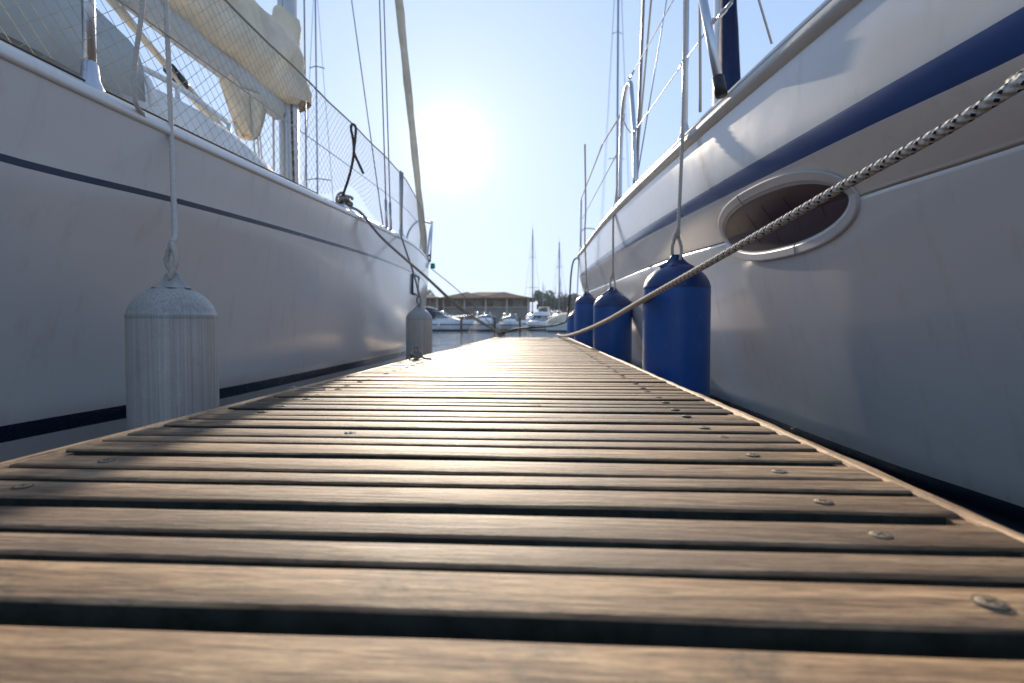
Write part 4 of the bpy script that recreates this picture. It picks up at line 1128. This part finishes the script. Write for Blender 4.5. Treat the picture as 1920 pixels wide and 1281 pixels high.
def far_sailboat(x, y, mh, label, rz=-1.45, L=8.5, r=.07):
    t = thing('sailboat', label, 'sailboat', (x, y, 0), rz, 'sailboats moored far away')
    small_hull(L, L*.3, 1.0, [M['white'], M['boot'], M['gelblue']], t)
    m = MB(); m.tube([(-L*.25, 0, 1.0), (-L*.2, 0, 1.4), (L*.12, 0, 1.35), (L*.25, 0, 1.1)], [.5, .62, .5, .2], 10); m.build('cabin', M['white'], t)
    m = MB(); m.tube([(L*.08, 0, 1.2), (L*.08, 0, mh)], [r, r*.75], 8); m.tube([(L*.08, 0, mh), (L*.08, 0, mh+.7)], .012, 4); m.build('mast', M['wire'], t)
    m = MB(); 
    for q in (.42, .72): m.tube([(L*.06, -.85*(1.2-q), mh*q), (L*.08, 0, mh*q+.04), (L*.06, .85*(1.2-q), mh*q)], .03, 5)
    m.build('spreader', M['wire'], t)
    m = MB(); tp = (L*.08, 0, mh*.98)
    for e in ((L*.46, 0, 1.2), (-L*.48, 0, 1.1), (L*.05, L*.14, 1.05), (L*.05, -L*.14, 1.05)): m.tube([tp, e], .012, 4)
    m.build('rigging', M['wire'], t)
    m = MB(); m.tube([(L*.06, 0, 2.0), (-L*.32, 0, 1.95)], [.16, .10], 8); m.build('sail_cover', M['navy_canvas'], t)
    return t
far_sailboat(-1.1, 60, 11.6, 'distant sailboat with the tallest bare mast, in the middle of the open sky')
far_sailboat(2.0, 61, 10.2, 'distant sailboat with the dark mast just left of the black arching rope', r=.09)
far_sailboat(.25, 110, 9.6, 'faint sailboat mast between the two distant tall masts, lower one')
far_sailboat(.95, 150, 12.0, 'far faint mast just right of the tallest distant mast')
far_sailboat(3.9, 150, 11.5, 'far faint mast above the round dark tree')
far_sailboat(6.2, 160, 10.5, 'far faint mast close to the farthest blue fender')
far_sailboat(8.1, 170, 12.5, 'far faint mast at the edge of the right bow')
far_sailboat(-12.2, 28, 20, 'sailboat whose thin mast shows behind the netting of the left boat', r=.05)
far_sailboat(6.1, 44, 34, 'sailboat whose thin mast rises left of the right boat\'s gate hoop', r=.10, L=12)
far_sailboat(-2.6, 140, 9.5, 'faint low mast left of the tallest distant mast')
far_sailboat(4.9, 135, 13.0, 'faint mast right of the dark distant mast')
far_sailboat(7.2, 120, 8.0, 'short faint mast behind the tarpaulin-covered boat')
# mooring posts at the far quay
pp_ = []
for i, (x, y) in enumerate(((-7.0, 44.5), (-4.1, 45), (-1.9, 45.5), (.9, 46), (1.6, 44))):
    m = MB(); m.tube([(0, 0, -.5), (0, 0, 1.15)], [.11, .10], 10); m.tube([(0, 0, 1.15), (0, 0, 1.25)], [.12, .02], 10)
    o = m.build('mooring_post', M['bark']); o.location = (x, y, 0)
    tag(o, ['dark mooring post right of the leftmost motorboat', 'dark mooring post between the second motorboat and the blue-windscreen motorboat', 'dark mooring post left of the flybridge cruiser', 'dark mooring post right of the flybridge cruiser', 'dark mooring post beside the tarpaulin-covered boat'][i], 'post', 'mooring posts along the far pontoon')
q = MB(); q.box((-10, 53.5, .25), (40, 1.6, .3)); tag(q.build('far_pontoon', M['stucco'], smooth=False), 'low pale pontoon behind the moored motorboats', 'pontoon')

hz = MB(); hz.box((0, 130, 19.5), (700, 330, 42))
hm = bpy.data.materials.new('sea_haze'); hm.use_nodes = True; hn = hm.node_tree; hn.nodes.remove(hn.nodes['Principled BSDF'])
pv = hn.nodes.new('ShaderNodeVolumePrincipled'); pv.inputs['Color'].default_value = (.85, .92, 1, 1); pv.inputs['Density'].default_value = .0004; pv.inputs['Anisotropy'].default_value = .3
hn.links.new(pv.outputs[0], hn.nodes['Material Output'].inputs['Volume'])
tag(hz.build('haze', hm, smooth=False), kind='stuff')
# ---------------------------------------------------------------- light
SD = Vector((-.165, .931, .325)).normalized()
elev = math.asin(SD.z); azi = math.atan2(SD.x, SD.y)
sun_d = bpy.data.lights.new('sun', 'SUN'); sun = bpy.data.objects.new('sun', sun_d); scene.collection.objects.link(sun)
sun_d.energy = 3.6; sun_d.angle = math.radians(.55); sun_d.color = (1, .86, .68)
sun.rotation_euler = SD.to_track_quat('Z', 'Y').to_euler()
wld = bpy.data.worlds.new('World'); scene.world = wld; wld.use_nodes = True
nt = wld.node_tree; bg = nt.nodes['Background']
sky = nt.nodes.new('ShaderNodeTexSky'); sky.sky_type = 'NISHITA'; sky.sun_disc = False
sky.sun_elevation = elev; sky.sun_rotation = azi; sky.air_density = 1.0; sky.dust_density = .5; sky.ozone_density = 2.0; sky.altitude = 10
bg.inputs[1].default_value = .115
# aureole of bright air round the sun, by true direction in the sky
tc = nt.nodes.new('ShaderNodeTexCoord'); dp = nt.nodes.new('ShaderNodeVectorMath'); dp.operation = 'DOT_PRODUCT'
nt.links.new(tc.outputs['Generated'], dp.inputs[0]); dp.inputs[1].default_value = SD
def wm(op, a, b=None):
    m_ = nt.nodes.new('ShaderNodeMath'); m_.operation = op
    for i, v in enumerate((a, b)):
        if v is None: continue
        if hasattr(v, 'is_output'): nt.links.new(v, m_.inputs[i])
        else: m_.inputs[i].default_value = v
    return m_.outputs[0]
ang = wm('SUBTRACT', 1.0, dp.outputs['Value'])         # ~ angle^2 / 2
g1 = wm('MULTIPLY', wm('EXPONENT', wm('MULTIPLY', ang, -1/.0014)), 4.0)
g2 = wm('MULTIPLY', wm('EXPONENT', wm('MULTIPLY', wm('POWER', ang, .6), -1/.070)), 1.05)
cmb = nt.nodes.new('ShaderNodeCombineColor'); gsum = wm('ADD', g1, g2)
nt.links.new(gsum, cmb.inputs[0]); nt.links.new(wm('MULTIPLY', gsum, .93), cmb.inputs[1]); nt.links.new(wm('MULTIPLY', gsum, .80), cmb.inputs[2])
ad = nt.nodes.new('ShaderNodeMix'); ad.data_type = 'RGBA'; ad.blend_type = 'ADD'; ad.inputs[0].default_value = 1
bw = nt.nodes.new('ShaderNodeRGBToBW'); nt.links.new(sky.outputs[0], bw.inputs[0])
sc_ = wm('DIVIDE', 3.0, wm('ADD', 1.0, wm('DIVIDE', bw.outputs[0], 1.8)))
vm = nt.nodes.new('ShaderNodeVectorMath'); vm.operation = 'SCALE'; nt.links.new(sky.outputs[0], vm.inputs[0]); nt.links.new(sc_, vm.inputs['Scale'])
bw2 = nt.nodes.new('ShaderNodeRGBToBW'); nt.links.new(vm.outputs[0], bw2.inputs[0])
tn = nt.nodes.new('ShaderNodeVectorMath'); tn.operation = 'SCALE'; tn.inputs[0].default_value = (.66, .92, 1.42); nt.links.new(bw2.outputs[0], tn.inputs['Scale'])
mx = nt.nodes.new('ShaderNodeMix'); mx.data_type = 'RGBA'; mx.inputs[0].default_value = .7; nt.links.new(vm.outputs[0], mx.inputs[6]); nt.links.new(tn.outputs[0], mx.inputs[7])
nt.links.new(mx.outputs[2], ad.inputs[6]); nt.links.new(cmb.outputs[0], ad.inputs[7]); nt.links.new(ad.outputs[2], bg.inputs[0])

vs = scene.view_settings; vs.view_transform = 'Standard'; vs.look = 'None'; vs.gamma = 1; vs.exposure = .80
scene.render.engine = 'CYCLES'; cy = scene.cycles; cy.max_bounces = 7; cy.diffuse_bounces = 4; cy.glossy_bounces = 4; cy.use_denoising = True
cy.volume_bounces = 0; cy.caustics_reflective = False; cy.caustics_refractive = False; cy.sample_clamp_indirect = 6
